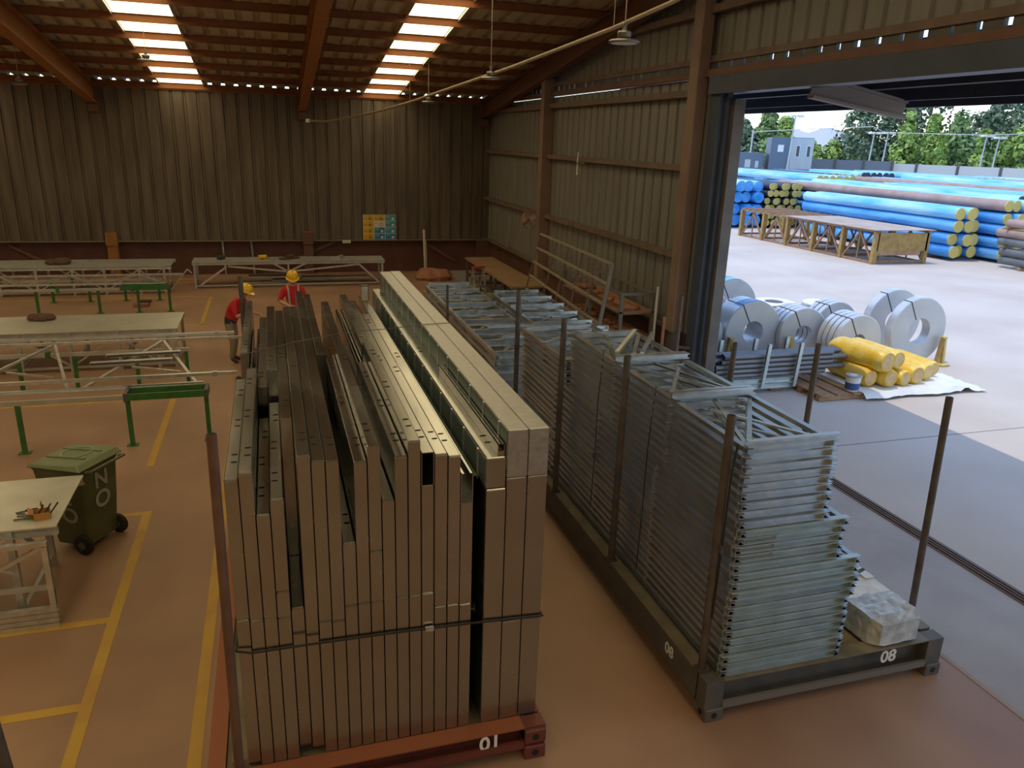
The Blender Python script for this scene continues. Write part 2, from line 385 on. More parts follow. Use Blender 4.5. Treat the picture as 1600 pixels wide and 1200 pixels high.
struct(MB().box(XW-.02, XW+.14, YB-.03, YB+.3, 0, 5.9).build('trim_10', sheetm), 'corner flashing between back and gable wall')
# back wall braces
for a, b in (((2.0, 1.05), (.4, .35)), ((-7.7, 1.0), (-6.6, .35)), ((5.2, .95), (6.2, .35))):
    struct(MB().bar((a[0], YB+.16, a[1]), (b[0], YB+.16, b[1]), .09, .09).build('wall_brace', redbrown))
# door leaf parked at the far side, jamb
dl = struct(MB().box(XW+.06, XW+.16, 11.95, 15.5, .03, 5.42).build('door_1', greyblue), 'parked blue-grey sliding door leaf')
MB().box(XW-.03, XW+.06, 12.05, 12.35, .0, 5.42).build('door_post', greyblue, dl)
s = MB(); s.chan((XW+.24, 11.9, 0), (XW+.24, 11.9, 5.32), .20, .12, .02, 1, (0,1,0)); s.build('door_edge', jambm, dl)
MB().box(XW+.16, XW+.34, 11.86, 11.94, .0, 5.30).build('door_edge', jambm, dl)
MB().bar((XW-.2, 12.3, .95), (XW+.1, 12.1, .95), .05, .05).build('door_latch', rackgrey, dl)
# ---- canopy outside
cn = struct(MB().bar((XW+.2, 5, 5.86), (9.62, 5, 5.44), 24, .02, (-.19,0,1)).build('canopy_roof', mat('canopy_sheet', (.10, .10, .115), .6, .2)), 'lean-to canopy outside the doorway')
for x, z in ((7.75, 5.66), (8.5, 5.50), (9.15, 5.38), (9.58, 5.31)):
    MB().chan((x, -7, z), (x, 17, z), .06, .17, .008, 1).build('canopy_purlin', greyblue, cn)
for y in (9.95, 4.2, -1.6, 15.8):
    s = MB(); s.prism([(-.07,-.02),(.07,-.02),(.07,.02),(-.07,.02)], (XW+.16,y,5.56), (9.2,y,5.28)); s.prism([(-.07,-.02),(.07,-.02),(.07,.02),(-.07,.02)], (XW+.16,y,5.28), (9.2,y,5.06))
    s.bar((XW+.16,y,5.42),(9.2,y,5.17),.03,.26); s.build('canopy_bracket', mat('bracket_grey', (.25, .215, .19), .6), cn)

# ================================================================== OBJECTS
# ---------------------------------------------------------------- container-floor racks
def casting(s, x, y, z, sx, sy):
    s.box(x, x+.17*sx, y, y+.16*sy, z, z+.118)
def make_rack(name, label, x0, y0, L, z1, beam_m, top_m, number, side_number=None, double=False, num_x=1.85):
    r = thing(name, label, 'rack', (x0, y0, 0)); W = 2.44
    def rail(nm, a, b, side):
        s = MB(); s.chan(a, b, .11, z1-.10, .012, side); return s.build(nm, beam_m, r)
    zc = .10+(z1-.10)/2
    fr = rail('front_rail', (.17, .07, zc), (W-.17, .07, zc), 1); rail('rear_rail', (.17, L-.07, zc), (W-.17, L-.07, zc), -1)
    sr = rail('side_rail', (.06, .16, zc), (.06, L-.16, zc), 1); rail('side_rail', (W-.06, .16, zc), (W-.06, L-.16, zc), -1)
    MB().box(.0, .12, .16, L-.16, z1, z1+.012).build('side_flange', top_m, r); MB().box(W-.12, W, .16, L-.16, z1, z1+.012).build('side_flange', top_m, r)
    MB().box(.17, W-.17, .0, .14, z1, z1+.012).build('front_flange', top_m, r)
    MB().box(.17, W-.17, -.012, .02, .10, .16).build('front_toe', beam_m if double else mat('toe_grey', (.17, .15, .13), .6), r)
    MB().box(.12, W-.12, .14, L-.14, z1-.06, z1-.02).build('deck', deckm, r)
    for cx, sx in ((-.0, 1), (W, -1)):
        for cy, sy in ((-.03, 1), (L+.03, -1)):
            for k in ((0, 1) if double else (0,)):
                s = MB(); casting(s, cx, cy, k*.145+.002, sx, sy)
                c = s.build('corner_casting', beam_m, r, bevel=.008)
                h = MB(); h.cyl((cx+.085*sx, cy-.003*sy, k*.145+.06), (cx+.085*sx, cy+.002*sy, k*.145+.06), .028, 10)
                h.cyl((cx-.003*sx, cy+.08*sy, k*.145+.06), (cx+.002*sx, cy+.08*sy, k*.145+.06), .028, 10)
                h.build('casting_hole', hole, c)
            s = MB(); s.box(min(cx, cx+.17*sx), max(cx, cx+.17*sx), min(cy+.03*sy, cy+.16*sy), max(cy+.03*sy, cy+.16*sy), .12, z1+.01); s.build('corner_post', beam_m, r)
    put('number', text_mesh(number, .17, white, 'number'), fr, (num_x, -.001 if double else .013, .20 if double else .27), (math.pi/2, 0, 0))
    if side_number: put('number', text_mesh(side_number, .15, white, 'number'), sr, (-.002, .62, .24), (math.pi/2, 0, -math.pi/2))
    return r
rk08 = make_rack('flat_rack', 'dark grey steel base rack numbered 08 under the truss stacks', 3.17, 4.45, 6.06, .36, rackgrey, racktan, '08', '08')
rk01 = make_rack('flat_rack', 'red steel base rack numbered 01 under the galvanised panels', -.66, 4.46, 6.06, .27, rackred, mat('rack_red_top', (.30, .09, .035), .6), '01', None, True, 2.0)
rk09 = make_rack('flat_rack', 'far red base rack under the distant truss stacks', 3.10, 10.75, 6.06, .30, rackred, rackred, '', None)
# ---------------------------------------------------------------- uprights (posts) on the racks
def post(x, y, z0, z1, label, r=.035, lean=(0,0), m=polem, square=False):
    s = MB()
    if square: s.bar((0,0,0), (lean[0], lean[1], z1-z0), .06, .06, (0,1,0))
    else: s.cyl((0,0,0), (lean[0], lean[1], z1-z0), r, 12)
    t = thing('rack_post', label, 'post', (x, y, z0))
    s.build('tube', m, t, smooth=True)
    MB().cyl((lean[0], lean[1], z1-z0-.005), (lean[0], lean[1], z1-z0+.002), r*.8, 10).build('open_end', hole, t)
    MB().box(-.05, .05, -.05, .05, 0, .02).build('foot_plate', m, t)
    return t
post(3.215, 4.62, .372, 2.64, 'brown steel post at front left corner of the grey rack', .034, (-.02, 0))
post(3.20, 6.43, .372, 2.60, 'brown post on left side of grey rack, second from the front')
post(3.19, 8.12, .372, 2.58, 'brown post on left side of grey rack, third from the front')
post(3.19, 9.88, .372, 2.58, 'brown post on left side of grey rack, fourth and farthest')
post(5.56, 4.80, .372, 2.56, 'free-standing brown post at front right of the grey rack', .032, (-.08, .02))
post(5.55, 6.62, .372, 2.56, 'brown post on right side of grey rack before the yellow rolls', .032, (.0, 0))
post(5.55, 8.15, .372, 2.18, 'shorter brown post in front of the galvanised pipe cradle', .032)
post(5.55, 9.6, .372, 2.50, 'brown post on right side of grey rack before the leftmost coils', .03)
post(-.445, 4.60, .29, 2.80, 'brown post at front left corner of the red rack', .032, (.02, 0), mat('post_brown', (.17, .085, .05), .65, 0, (.12, .06, .038), 6, 5))
post(-.42, 7.9, .29, 2.15, 'brown post on left side of red rack beside the panels', .03)
post(-.43, 7.2, .29, 1.95, 'short brown post low on left side of red rack', .03)
post(-.43, 10.2, .29, 2.78, 'brown post standing before the stooping worker', .03)
post(3.10, 14.0, .312, 1.9, 'brown post at left side of the far red rack', .025)
bl = thing('steel_post', 'brown post cut off at the bottom left corner of the picture', 'post', (-1.83, 4.72, 0)); MB().cyl((0,0,0),(-.06,0,1.05),.035,10).build('tube', polem, bl, smooth=True); MB().box(-.07,.07,-.07,.07,0,.012).build('foot_plate', polem, bl)
# ---------------------------------------------------------------- tall galvanised panels on the red rack
Z0 = .284
slotm = MB()
slotm.prism([(-.02,-.004),(-.012,-.009),(.012,-.009),(.02,-.004),(.02,.004),(.012,.009),(-.012,.009),(-.02,.004)], (0,0,0), (0,0,.0015), (0,1,0))
slotme = slotm.mesh('slots', hole)
PID = {}
def panel(x0, x1, y0, y1, z0, z1, label, kind='closed', m=galv, slots=True, cellribs=0):
    t = thing('galvanised_beam', label, 'steel beam', ((x0+x1)/2, y0, z0), group='galvanised panels on the red rack')
    w = x1-x0-.005; h = z1-z0; L = y1-y0
    if kind == 'closed':
        MB().box(-w/2, w/2, .004, L, 0, h).build('body', m, t, bevel=.006)
        MB().box(-w/2+.002, w/2-.002, 0, .005, .003, h-.012).build('end_plate', m, t)
    elif kind == 'trough':      # lipped channel open at the top
        s = MB(); d = min(.22, h*.6)
        s.box(-w/2, w/2, .004, L, 0, h-d); s.box(-w/2, -w/2+.006, .004, L, h-d, h); s.box(w/2-.006, w/2, .004, L, h-d, h)
        s.box(-w/2, -w/2+.022, .004, L, h-.006, h); s.box(w/2-.022, w/2, .004, L, h-.006, h); s.build('body', m, t)
        MB().box(-w/2+.002, w/2-.002, 0, .005, .003, h-d).build('end_plate', m, t)
    elif kind == 'openend':     # hollow end at the top
        d = .24
        MB().box(-w/2, w/2, .004, L, 0, h-d).build('body', m, t, bevel=.005)
        s = MB(); s.box(-w/2, -w/2+.005, .0, L, h-d, h); s.box(w/2-.005, w/2, 0, L, h-d, h); s.box(-w/2, w/2, 0, L, h-.005, h); s.build('hood', m, t)
    elif kind == 'side':        # channel open to +x side with stiffeners
        s = MB(); s.box(-w/2, -w/2+.006, 0, L, 0, h); s.box(-w/2, w/2, 0, L, 0, .006); s.box(-w/2, w/2, 0, L, h-.006, h); s.box(w/2-.004, w/2, 0, L, 0, .04); s.box(w/2-.004, w/2, 0, L, h-.03, h)
        s.build('body', m, t)
    if cellribs:
        n = int(L/.42)
        for k in range(n): MB().box(-w/2-.012, -w/2, .2+k*.42, .225+k*.42, max(.01,h-.30), h-.01).build('stiffener', galvs, t)
        MB().box(-w/2-.004, -w/2, .02, L-.02, max(.012,h-.28), h-.015).build('web_strip', tealdark, t)
    if slots and kind != 'trough':
        ys = [q for q in (.28, L*.45, L-.45) if q < L-.2]
        for q in ys:
            dx_ = random.choice((-.01, .01))
            for e_ in (0, .13): put('slot', slotme, t, (dx_, q+e_, h+.0005))
    return t
P = panel
names = lambda i, what: f'{ORD[i]} galvanised panel column from the left in red rack, {what}'
lowers = {}
def lower(i, x0, x1, z1, y0=4.60, y1=10.3, z0=Z0, **k): P(x0, x1, y0, y1, z0, z1, names(i, 'bottom tier'), slots=False, **k)
def uppr(i, x0, x1, z0, z1, y0, y1, what='top tier', **k): P(x0, x1, y0, y1, z0, z1, names(i, what), **k)
XS = [-.385,-.297,-.209,-.121,-.033,.055,.143,.231,.319,.407,.495,.583,.671,.759,.847,.938,1.03,1.12,1.21,1.30,1.445,1.595,1.745]
lower(1, XS[0], XS[1], 1.47, 4.62, 9.9); uppr(1, XS[0], XS[1], 1.472, 2.48, 4.62, 6.75); uppr(1, XS[0]+.02, XS[1]+.01, 1.472, 2.56, 7.35, 9.75, 'far piece of top tier')
lower(2, XS[1], XS[2], 1.47, 4.60, 9.0); uppr(2, XS[1], XS[2], 1.472, 2.53, 4.60, 6.9); uppr(2, XS[1]+.01, XS[2], 1.472, 2.40, 7.0, 8.9, 'far piece of top tier', kind='trough')
lower(3, XS[2], XS[3], 1.465); uppr(3, XS[2], XS[3], 1.467, 2.23, 4.60, 6.4, kind='closed'); uppr(3, XS[2], XS[3], 1.467, 2.45, 6.6, 9.3, 'far piece of top tier')
lower(4, XS[3], XS[4], 1.457); uppr(4, XS[3], XS[4], 1.459, 1.657, 4.60, 6.3, 'thin middle tier'); uppr(4, XS[3], XS[4], 1.66, 2.33, 4.60, 6.5); uppr(4, XS[3], XS[4], 1.66, 2.60, 6.6, 9.2, 'far piece of top tier')
lower(5, XS[4], XS[5], 1.48, 4.66, 8.8, Z0); uppr(5, XS[4], XS[5], 1.482, 2.59, 5.36, 9.0)
lower(6, XS[5], XS[6], 1.48, 4.64, 8.9, .30); uppr(6, XS[5], XS[6], 1.482, 2.61, 4.60, 9.1)
lower(7, XS[6], XS[7], 1.385); uppr(7, XS[6], XS[7], 1.387, 2.57, 4.60, 9.3)
lower(8, XS[7], XS[8], 1.375); uppr(8, XS[7], XS[8], 1.377, 2.56, 4.60, 10.3)
lower(9, XS[8], XS[9], 1.48); uppr(9, XS[8], XS[9], 1.482, 1.96, 4.60, 7.0, 'middle tier'); uppr(9, XS[8], XS[9], 1.482, 2.58, 7.1, 10.0)
lower(10, XS[9], XS[10], 1.485); uppr(10, XS[9], XS[10], 1.487, 2.54, 4.60, 7.2)
lower(11, XS[10], XS[11], 1.478); uppr(11, XS[10], XS[11], 1.48, 1.875, 4.60, 9.0, 'middle tier'); uppr(11, XS[10], XS[11], 1.877, 2.64, 4.60, 9.2)
lower(12, XS[11], XS[12], 2.24, 4.6, 8.6)
lower(13, XS[12], XS[13], 1.49); uppr(13, XS[12], XS[13], 1.492, 2.55, 4.60, 6.85); uppr(13, XS[12]+.02, XS[13], 1.492, 2.45, 7.1, 9.6, 'far piece of top tier', kind='trough')
lower(14, XS[13], XS[14], 1.49); uppr(14, XS[13], XS[14], 1.492, 2.65, 4.60, 7.2); uppr(14, XS[13], XS[14], 1.492, 2.60, 7.3, 9.8, 'far piece of top tier')
lower(15, XS[14], XS[15], 1.49); uppr(15, XS[14], XS[15], 1.492, 2.56, 4.60, 9.6, kind='openend')
lower(16, XS[15], XS[16], 1.37); uppr(16, XS[15], XS[16], 1.372, 2.54, 4.60, 8.9)
lower(17, XS[16], XS[17], 1.37); uppr(17, XS[16], XS[17], 1.372, 2.52, 4.60, 10.1)
lower(18, XS[17], XS[18], 1.36); uppr(18, XS[17], XS[18], 1.362, 2.38, 4.60, 10.1, kind='trough')
P(XS[18], XS[19]-.02, 4.75, 10.2, Z0, 1.2, names(19, 'open green-tinted channel at the bottom'), kind='side', m=tealdark, slots=False)
P(XS[18], XS[19]-.02, 4.75, 10.2, 1.202, 2.29, names(19, 'open green-tinted channel on top'), kind='side', m=tealdark, slots=False)
lower(20, XS[19], XS[20], 2.24, 4.6, 10.6); uppr(20, XS[19], XS[20], 2.242, 2.47, 4.62, 10.8, m=galv, cellribs=1)
uppr(20, XS[20]-.06, XS[20]-.004, 2.472, 2.56, 4.64, 6.6, 'narrow channel on its top', kind='trough', slots=True)
lower(21, XS[20], XS[21], 1.16, y1=11.0); uppr(21, XS[20], XS[21], 1.162, 2.315, 4.6, 11.0, 'middle tier', slots=False); uppr(21, XS[20], XS[21], 2.317, 2.67, 4.6, 11.05, slots=False, cellribs=1, m=galvp)
lower(22, XS[21], XS[22], 1.16, y1=11.05); uppr(22, XS[21], XS[22], 1.162, 2.315, 4.6, 11.05, 'middle tier', slots=False); uppr(22, XS[21], XS[22], 2.317, 2.67, 4.6, 11.1, slots=False, m=galvp)
blk = thing('steel_stub', 'short upright galvanised stub at the far end of the panels', 'steel stub', (1.075, 9.72, 2.5205)); MB().box(-.04,.05,0,.09,0,.20).build('body', galv, blk, bevel=.005); MB().box(-.04,.04,-.003,.003,.01,.19).build('end_plate', galvd, blk)
# straps round the panels
st = thing('strap', 'black steel strap around the front of the panel block', 'strap', (0, 4.55, 1.25))
s = MB(); pts = [(-.395,.3,.02),(-.39,.05,0),(-.30,.028,-.04)]
s.tube([(-.40,1.2,.03),(-.395,.05,.0),(-.30,.034,-.02),(0,.034,-.02),(.6,.034,-.03),(1.2,.034,-.05),(1.75,.034,-.08)], .009, 6); s.tube([(1.755,.034,-.08),(1.757,1.4,-.08)], .009, 6); s.build('band', black, st)
MB().box(.87,.93,.018,.034,-.055,-.02).build('buckle', galvs, st)
st2 = thing('strap', 'thin dark wire stretched over the tops of the panels', 'strap', (0, 7.45, 2.5))
MB().tube([(-.36,-.25,.07),(.15,-.05,.125),(.6,.1,.155),(1.1,.2,.16),(1.44,.25,.178),(1.75,.28,.178)], .004, 6).build('wire', rackgrey, st2)
# ---------------------------------------------------------------- trusses on the grey rack
def chm(p, q, w, h, side=1, m=galvt, t=.005): s = MB(); s.chan(p, q, w, h, t, side); return s.mesh('channel', m)
TK = {}
def truss_kind(key, W, L, pitch, bays, endm):
    h = pitch*.5
    sd_l = 1
    hc = pitch-(.006 if key.startswith('far') else .017)
    k = {'W': W, 'L': L}
    k['chord_l'] = chm((.03,0,h/2), (.03,L,h/2), .055, h, sd_l, galvc); k['chord_r'] = chm((W-.03,0,h/2), (W-.03,L,h/2), .055, h, 1)
    k['end'] = MB().chan((.0,.03,hc/2), (W,.03,hc/2), .055, hc, .005, 1).mesh('end_channel', endm)
    k['end2'] = MB().chan((.06,L-.03,hc/2), (W-.06,L-.03,hc/2), .055, hc, .005, -1).mesh('end_channel', endm)
    k['cross'] = MB().chan((.0,0,hc/2+.004), (W,0,hc/2+.004), .05, hc-.008, .005, 1).mesh('cross_member', galvs)
    bl_ = L/bays; sh = .22
    k['diag'] = []
    for j in range(bays):
        a = (.06, j*bl_+.07, h/2); b = (W-.06, (j+1)*bl_-.07, h/2)
        if j % 2: a, b = (W-.06, j*bl_+.07, h/2), (.06, (j+1)*bl_-.07, h/2)
        k['diag'].append(MB().chan(a, b, .04, h-.018, .004, 1).mesh('diagonal', galvt))
        a2 = (a[0], a[1]+.02, h/2); m_ = ((a[0]*.45+b[0]*.55), (a[1]*.2+b[1]*.8), h/2)
        k['diag'].append(MB().chan((W-a[0], a[1]+.03, h/2), (W-b[0]*.75-a[0]*.25, b[1]*.8+a[1]*.2, h/2), .034, h-.02, .004, 1).mesh('diagonal', galvs))
        k['diag'].append(MB().chan(a2, ((W/2), (j+.98)*bl_-.03, h/2), .036, h-.018, .004, -1).mesh('diagonal', galvt))
    k['ys'] = [j*bl_ for j in range(1, bays)]
    TK[key] = k; return k
def truss(key, x, y, z, label, rz=0., tilt=0., group='trusses stacked on the grey rack', full=True):
    k = TK[key]; t = thing('steel_truss', label, 'truss', (x, y, z), rz, group)
    t.rotation_euler = (0, tilt, rz)
    for nm, key2 in (('chord','chord_l'), ('chord','chord_r'), ('end_channel','end'), ('end_channel','end2')): put(nm, k[key2], t)
    for yy in k['ys']: put('cross_member', k['cross'], t, (0, yy, 0))
    if full:
        for d in k['diag']: put('diagonal', d, t)
    return t
PT = .0765
truss_kind('low', 1.18, 5.5, PT, 4, galve); truss_kind('mid', 1.22, 5.5, PT, 4, galve); truss_kind('up', 1.02, 5.5, PT, 4, galve); truss_kind('top', .83, 3.6, PT, 3, galvs)
zb = .374; lay = 27
for i in range(lay):
    z = zb+i*PT; j = lay-i
    lab = f'galvanised truss in the stack on grey rack, {ORD[j]} from the top' if j > 1 else 'topmost galvanised truss with bright cross members on grey rack'
    TOP = None
    tl = 0.; rz = random.uniform(-.003, .003); dy = random.uniform(-.015, .015); dx = random.uniform(-.008, .008)
    if i < 6: key = 'low'; x = 3.30
    elif i < 8: key = 'low'; x = 3.30
    elif i < 13: key = 'mid'; x = 3.29; dy -= .02
    elif i < 18: key = 'up'; x = 3.29
    else: key = 'top'; x = 3.283
    if i in (16, 17): dx += .015
    TOP = truss(key, x+dx, 4.47+dy+max(0,i-17)*.003, z, lab, rz, tl, full=(i >= 25 or i % 3 == 0))
    if j == 1:
        for yy in (.02, 1.15, 1.22, 2.35, 2.42): put('cross_member', TK[key]['cross'], TOP, (0, yy, .045))
    if key == 'up' and i in (14,15,16,17):
        t = thing('angle_clip', f'short dark bent clip on truss end, {ORD[18-i]} from top of four', 'clip', (3.27, 4.545, z), group='dark clips on the truss ends'); MB().chan((.04,.0,PT/2),(.42,0,PT/2),.045,PT-.02,.004,1).build('clip', galvd, t); MB().box(.40,.42,-.02,.03,.012,PT-.012).build('clip_end', galvd, t)
# rear shorter stack on the same rack
truss_kind('rear', 1.0, 3.5, .076, 3, galvt); truss_kind('back', 1.1, 1.75, .076, 2, galvs)
for i in range(22):
    z = zb+i*PT+.0
    if z < 2.0 and i >= 18:
        truss('back', 3.30, 8.25+random.uniform(-.02,.02), z, f'short truss behind the third post on grey rack, {ORD[22-i]} from the top', random.uniform(-.01,.01), group='short trusses at the far end of the grey rack')
# loose struts on top of the stack
ztop = zb+lay*PT+.0
for i, (a, b) in enumerate((((3.35,7.0),(4.0,7.9)), ((3.5,6.9),(3.95,7.7)), ((3.62,6.95),(4.15,7.75)))):
    t = thing('loose_strut', f'loose galvanised strut lying on the truss stack, {ORD[i+1]} from the left', 'strut', (a[0], a[1], ztop+.002+.0)); MB().chan((0,0,.02),(b[0]-a[0], b[1]-a[1], .02), .04, .035, .004, 1).build('channel', galvs if i else beige, t); MB().box(-.02,.02,-.01,.01,.0,.04).build('end_lug', galvs, t)
# strap on trusses
for (yy, zz, n) in ((4.575, .9, 'front'), (6.0, .5, 'middle'), (7.2, .6, 'rear')):
    t = thing('strap', f'thin black strap down the side of the truss stack at its {n}', 'strap', (3.222 if n == 'front' else 3.270, yy, zz)); MB().tube([(0,0,0),(.012,.01,.7),(-.008,-.02,1.3),(.03,.0,2.42-zz)], .008 if n == 'front' else .005, 6).build('band', black, t); MB().box(-.012,.008,-.02,.02,.60,.66).build('buckle', rackgrey, t)
# wrapped bundle of profiles on the right of the grey rack
wbx = thing('profile_bundle', 'long bundle of beige profiles wrapped in plastic film on grey rack', 'bundle', (5.10, 4.47, .374), rz=.035)
for i in range(5):
    for j in range(3):
        MB().chan((-.20+i*.10, .25, .045+j*.085), (-.20+i*.10, 5.2, .045+j*.085), .095, .08, .004, 1 if i < 3 else -1).build('profile', beige if (i+j) % 2 else galvs, wbx)
def bundle_skin(y0, y1, crumple):
    s = MB(); rows = 12; prof = []
    for a, b_, n_ in (((-.262,0),(-.262,.262),4),((-.262,.262),(.262,.262),9),((.262,.262),(.262,0),4),((.262,0),(-.262,0),6)):
        for q in range(n_): prof.append((a[0]+(b_[0]-a[0])*q/n_, a[1]+(b_[1]-a[1])*q/n_))
    k = len(prof)
    for a in range(rows+1):
        f = a/rows; y = y0+(y1-y0)*f; sc = 1 if not crumple else min(1, .80+.8*f)
        for px, pz in prof:
            nn = (random.random()-.5)*(.009 if crumple and f < .7 else .006)
            s.v.append((px*sc+nn, y+nn, max(.003, (.13+(pz-.13)*sc)+nn)))
    for a in range(rows):
        for b in range(k):
            c = (b+1) % k; s.f.append((a*k+b, a*k+c, (a+1)*k+c, (a+1)*k+b))
    s.f.append(tuple(range(k))[::-1])
    return s
bundle_skin(0.0, .42, True).build('clear_wrap', clearfilm, wbx)
bundle_skin(.40, 1.15, False).build('white_wrap', whitefilm, wbx)
s = MB(); s.tube([(-.272,.58,.0),(-.272,.60,.272),(.0,.66,.274),(.272,.75,.272)], .011, 6); s.tube([(-.272,.73,.0),(-.272,.72,.272),(.0,.70,.276),(.272,.77,.272)], .011, 6); s.build('band', black, wbx)
MB().tube([(-.26,1.9,.0),(-.26,1.9,.275),(.26,2.0,.275)], .009, 6).build('band', black, wbx)
for i in range(2): MB().box(.17, .27, .62, 5.3, .268+.0, .276+.0).build('edge_strip', whitefilm, wbx) if i == 0 else None
# ---------------------------------------------------------------- far truss stacks on the far red rack
truss_kind('far', 1.05, 5.9, .125, 8, galvs); truss_kind('far2', 1.1, 4.4, .12, 6, galvt)
for i in range(9):
    truss('far', 3.17, 10.9+random.uniform(-.03,.03), .315+i*.125, f'truss in the long far stack on the left of far rack, {ORD[9-i]} from the top', random.uniform(-.006,.006), group='trusses in the far left stack', full=(i > 7))
for i in range(10):
    truss('far2', 4.32, 10.95+random.uniform(-.04,.04), .315+i*.12, f'truss in the far right stack beside the grid frame, {ORD[10-i]} from the top', random.uniform(-.01,.01), group='trusses in the far right stack', full=(i > 8))
for i, (x, y, z, rz, l) in enumerate(((3.5,10.95,1.568,.1,.95),(3.45,10.6,2.0,-.15,.9),(4.5,11.1,1.998,.2,.9))):
    z = {0:1.441,1:1.441,2:1.516}[i]; y = {0:11.62,1:12.36,2:11.7}[i]
    t = thing('bright_channel', f'bright loose channel lying across the far trusses, {ORD[i+1]} nearest', 'channel', (x,y,z), 0.); MB().chan((0,0,.03),(l,0,.03),.06,.055,.005,1).build('channel', galvs, t); MB().box(l-.01,l+.003,-.03,.03,0,.058).build('end_lip', galvs, t)

# ---------------------------------------------------------------- work tables on the left
def table(name, label, x0, x1, y0, y1, z, legs, m_top=galvd, m_leg=galvd, diag=True, end_frames=True, seam=(), drop=.07):
    t = thing(name, label, 'table', (x0, y0, 0)); W = x1-x0; D = y1-y0
    xs = [0]+list(seam)+[W]
    for a, b in zip(xs[:-1], xs[1:]): MB().box(a+.001, b-.001, 0, D, z-.012, z).build('top_sheet', m_top, t)
    MB().chan((0, .03, z-.055), (W, .03, z-.055), .05, .085, .008, 1).build('apron', m_leg, t); MB().chan((0, D-.03, z-.055), (W, D-.03, z-.055), .05, .085, .008, -1).build('apron', m_leg, t)
    for k, xx in enumerate(legs):
        for yy in (.04, D-.04): MB().chan((xx, yy, 0), (xx, yy, z-.015), .06, .06, .008, 1, (0,1,0)).build('leg', m_leg, t)
        MB().bar((xx, .06, .12), (xx, D-.06, .12), .04, .04).build('stretcher', m_leg, t)
        if diag and k+1 < len(legs):
            x2 = legs[k+1]; a, b = ((xx, .1), (x2, z-.1)) if k % 2 else ((xx, z-.1), (x2, .1))
            MB().bar((a[0], .03, a[1]), (b[0], .03, b[1]), .035, .035).build('brace', m_leg, t)
            MB().bar((b[0], D-.03, a[1]), (a[0], D-.03, b[1]), .035, .035).build('brace', m_leg, t)
    MB().bar((legs[0], .04, .08), (legs[-1], .04, .08), .04, .04).build('bottom_rail', m_leg, t)
    return t
table('work_table', 'long galvanised work table against the back wall on the left', -9.4, -2.85, 23.75, 25.1, .80, [.4,1.3,2.2,3.1,4.0,4.8,5.7,6.35], m_leg=galvs)
tb2 = table('work_table', 'galvanised work table behind the two workers', -2.35, 3.35, 24.35, 25.25, .80, [.06,5.62], diag=False)
for a, b in (((.2,.1),(1.0,.66)), ((5.5,.1),(4.9,.66)), ((.9,.66),(2.75,.46)), ((2.75,.46),(4.9,.66)), ((2.3,.72),(2.75,.46)), ((3.3,.72),(2.75,.46)), ((2.75,.72),(2.75,.02))):
    MB().bar((a[0],.1,a[1]),(b[0],.1,b[1]),.05,.05).build('strut', galvs, tb2)
t = thing('plate_pile', 'pile of galvanised plates on the floor under the far table', 'plates', (-1.0, 24.9, 0))
for k, (a, b) in enumerate(((0,1.4),(.9,2.6),(1.8,3.9),(.2,1.7))): MB().box(a, b, 0-.1*k+.1, .35, .02+k*.07, .06+k*.07).build('plate', galvd, t)
MB().box(.2,3.6,-.0,.3,0,.02).build('plate', galvd, t)
table('work_table', 'bright galvanised work table in the middle of the left bay', -6.8, -1.92, 15.95, 17.45, .79, [.3,1.2,2.1,2.95,3.8,4.5,4.82], m_top=mat('table_zinc', (.68, .66, .58), .33, .6, (.78, .76, .68), 2, 5), seam=(2.5,))
ft = table('work_table', 'nearest galvanised work table with tools, cut by the left picture edge', -4.2, -2.08, 7.26, 8.42, 1.0, [.2,1.0,1.72], m_top=mat('table_zinc2', (.68, .66, .58), .33, .6, (.78, .76, .68), 3, 5), end_frames=True)
# panel frames standing in front of the nearest table
fr = thing('truss_frame', 'galvanised truss frame standing against the nearest table', 'frame', (-4.0, 7.16, 0))
for z in (.03,.085,.14,.195): MB().chan((0,0,z),(1.85,0,z),.05,.05,.005,-1).build('rail', galvs, fr)
MB().chan((0,0,.88),(1.85,0,.88),.05,.05,.005,-1).build('rail', galvs, fr); MB().chan((0,0,.43),(1.85,0,.43),.04,.04,.005,-1).build('rail', galvd, fr)
MB().chan((1.825,0,.22),(1.825,0,.86),.05,.05,.005,-1,(0,1,0)).build('stile', galvs, fr); MB().chan((.6,0,.22),(.6,0,.86),.05,.05,.005,-1,(0,1,0)).build('stile', galvs, fr)
MB().bar((.65,0,.24),(1.8,0,.85),.035,.035).build('brace', galvs, fr); MB().bar((1.0,0.0,.84),(1.55,0,.62),.03,.03).build('brace', galvd, fr)
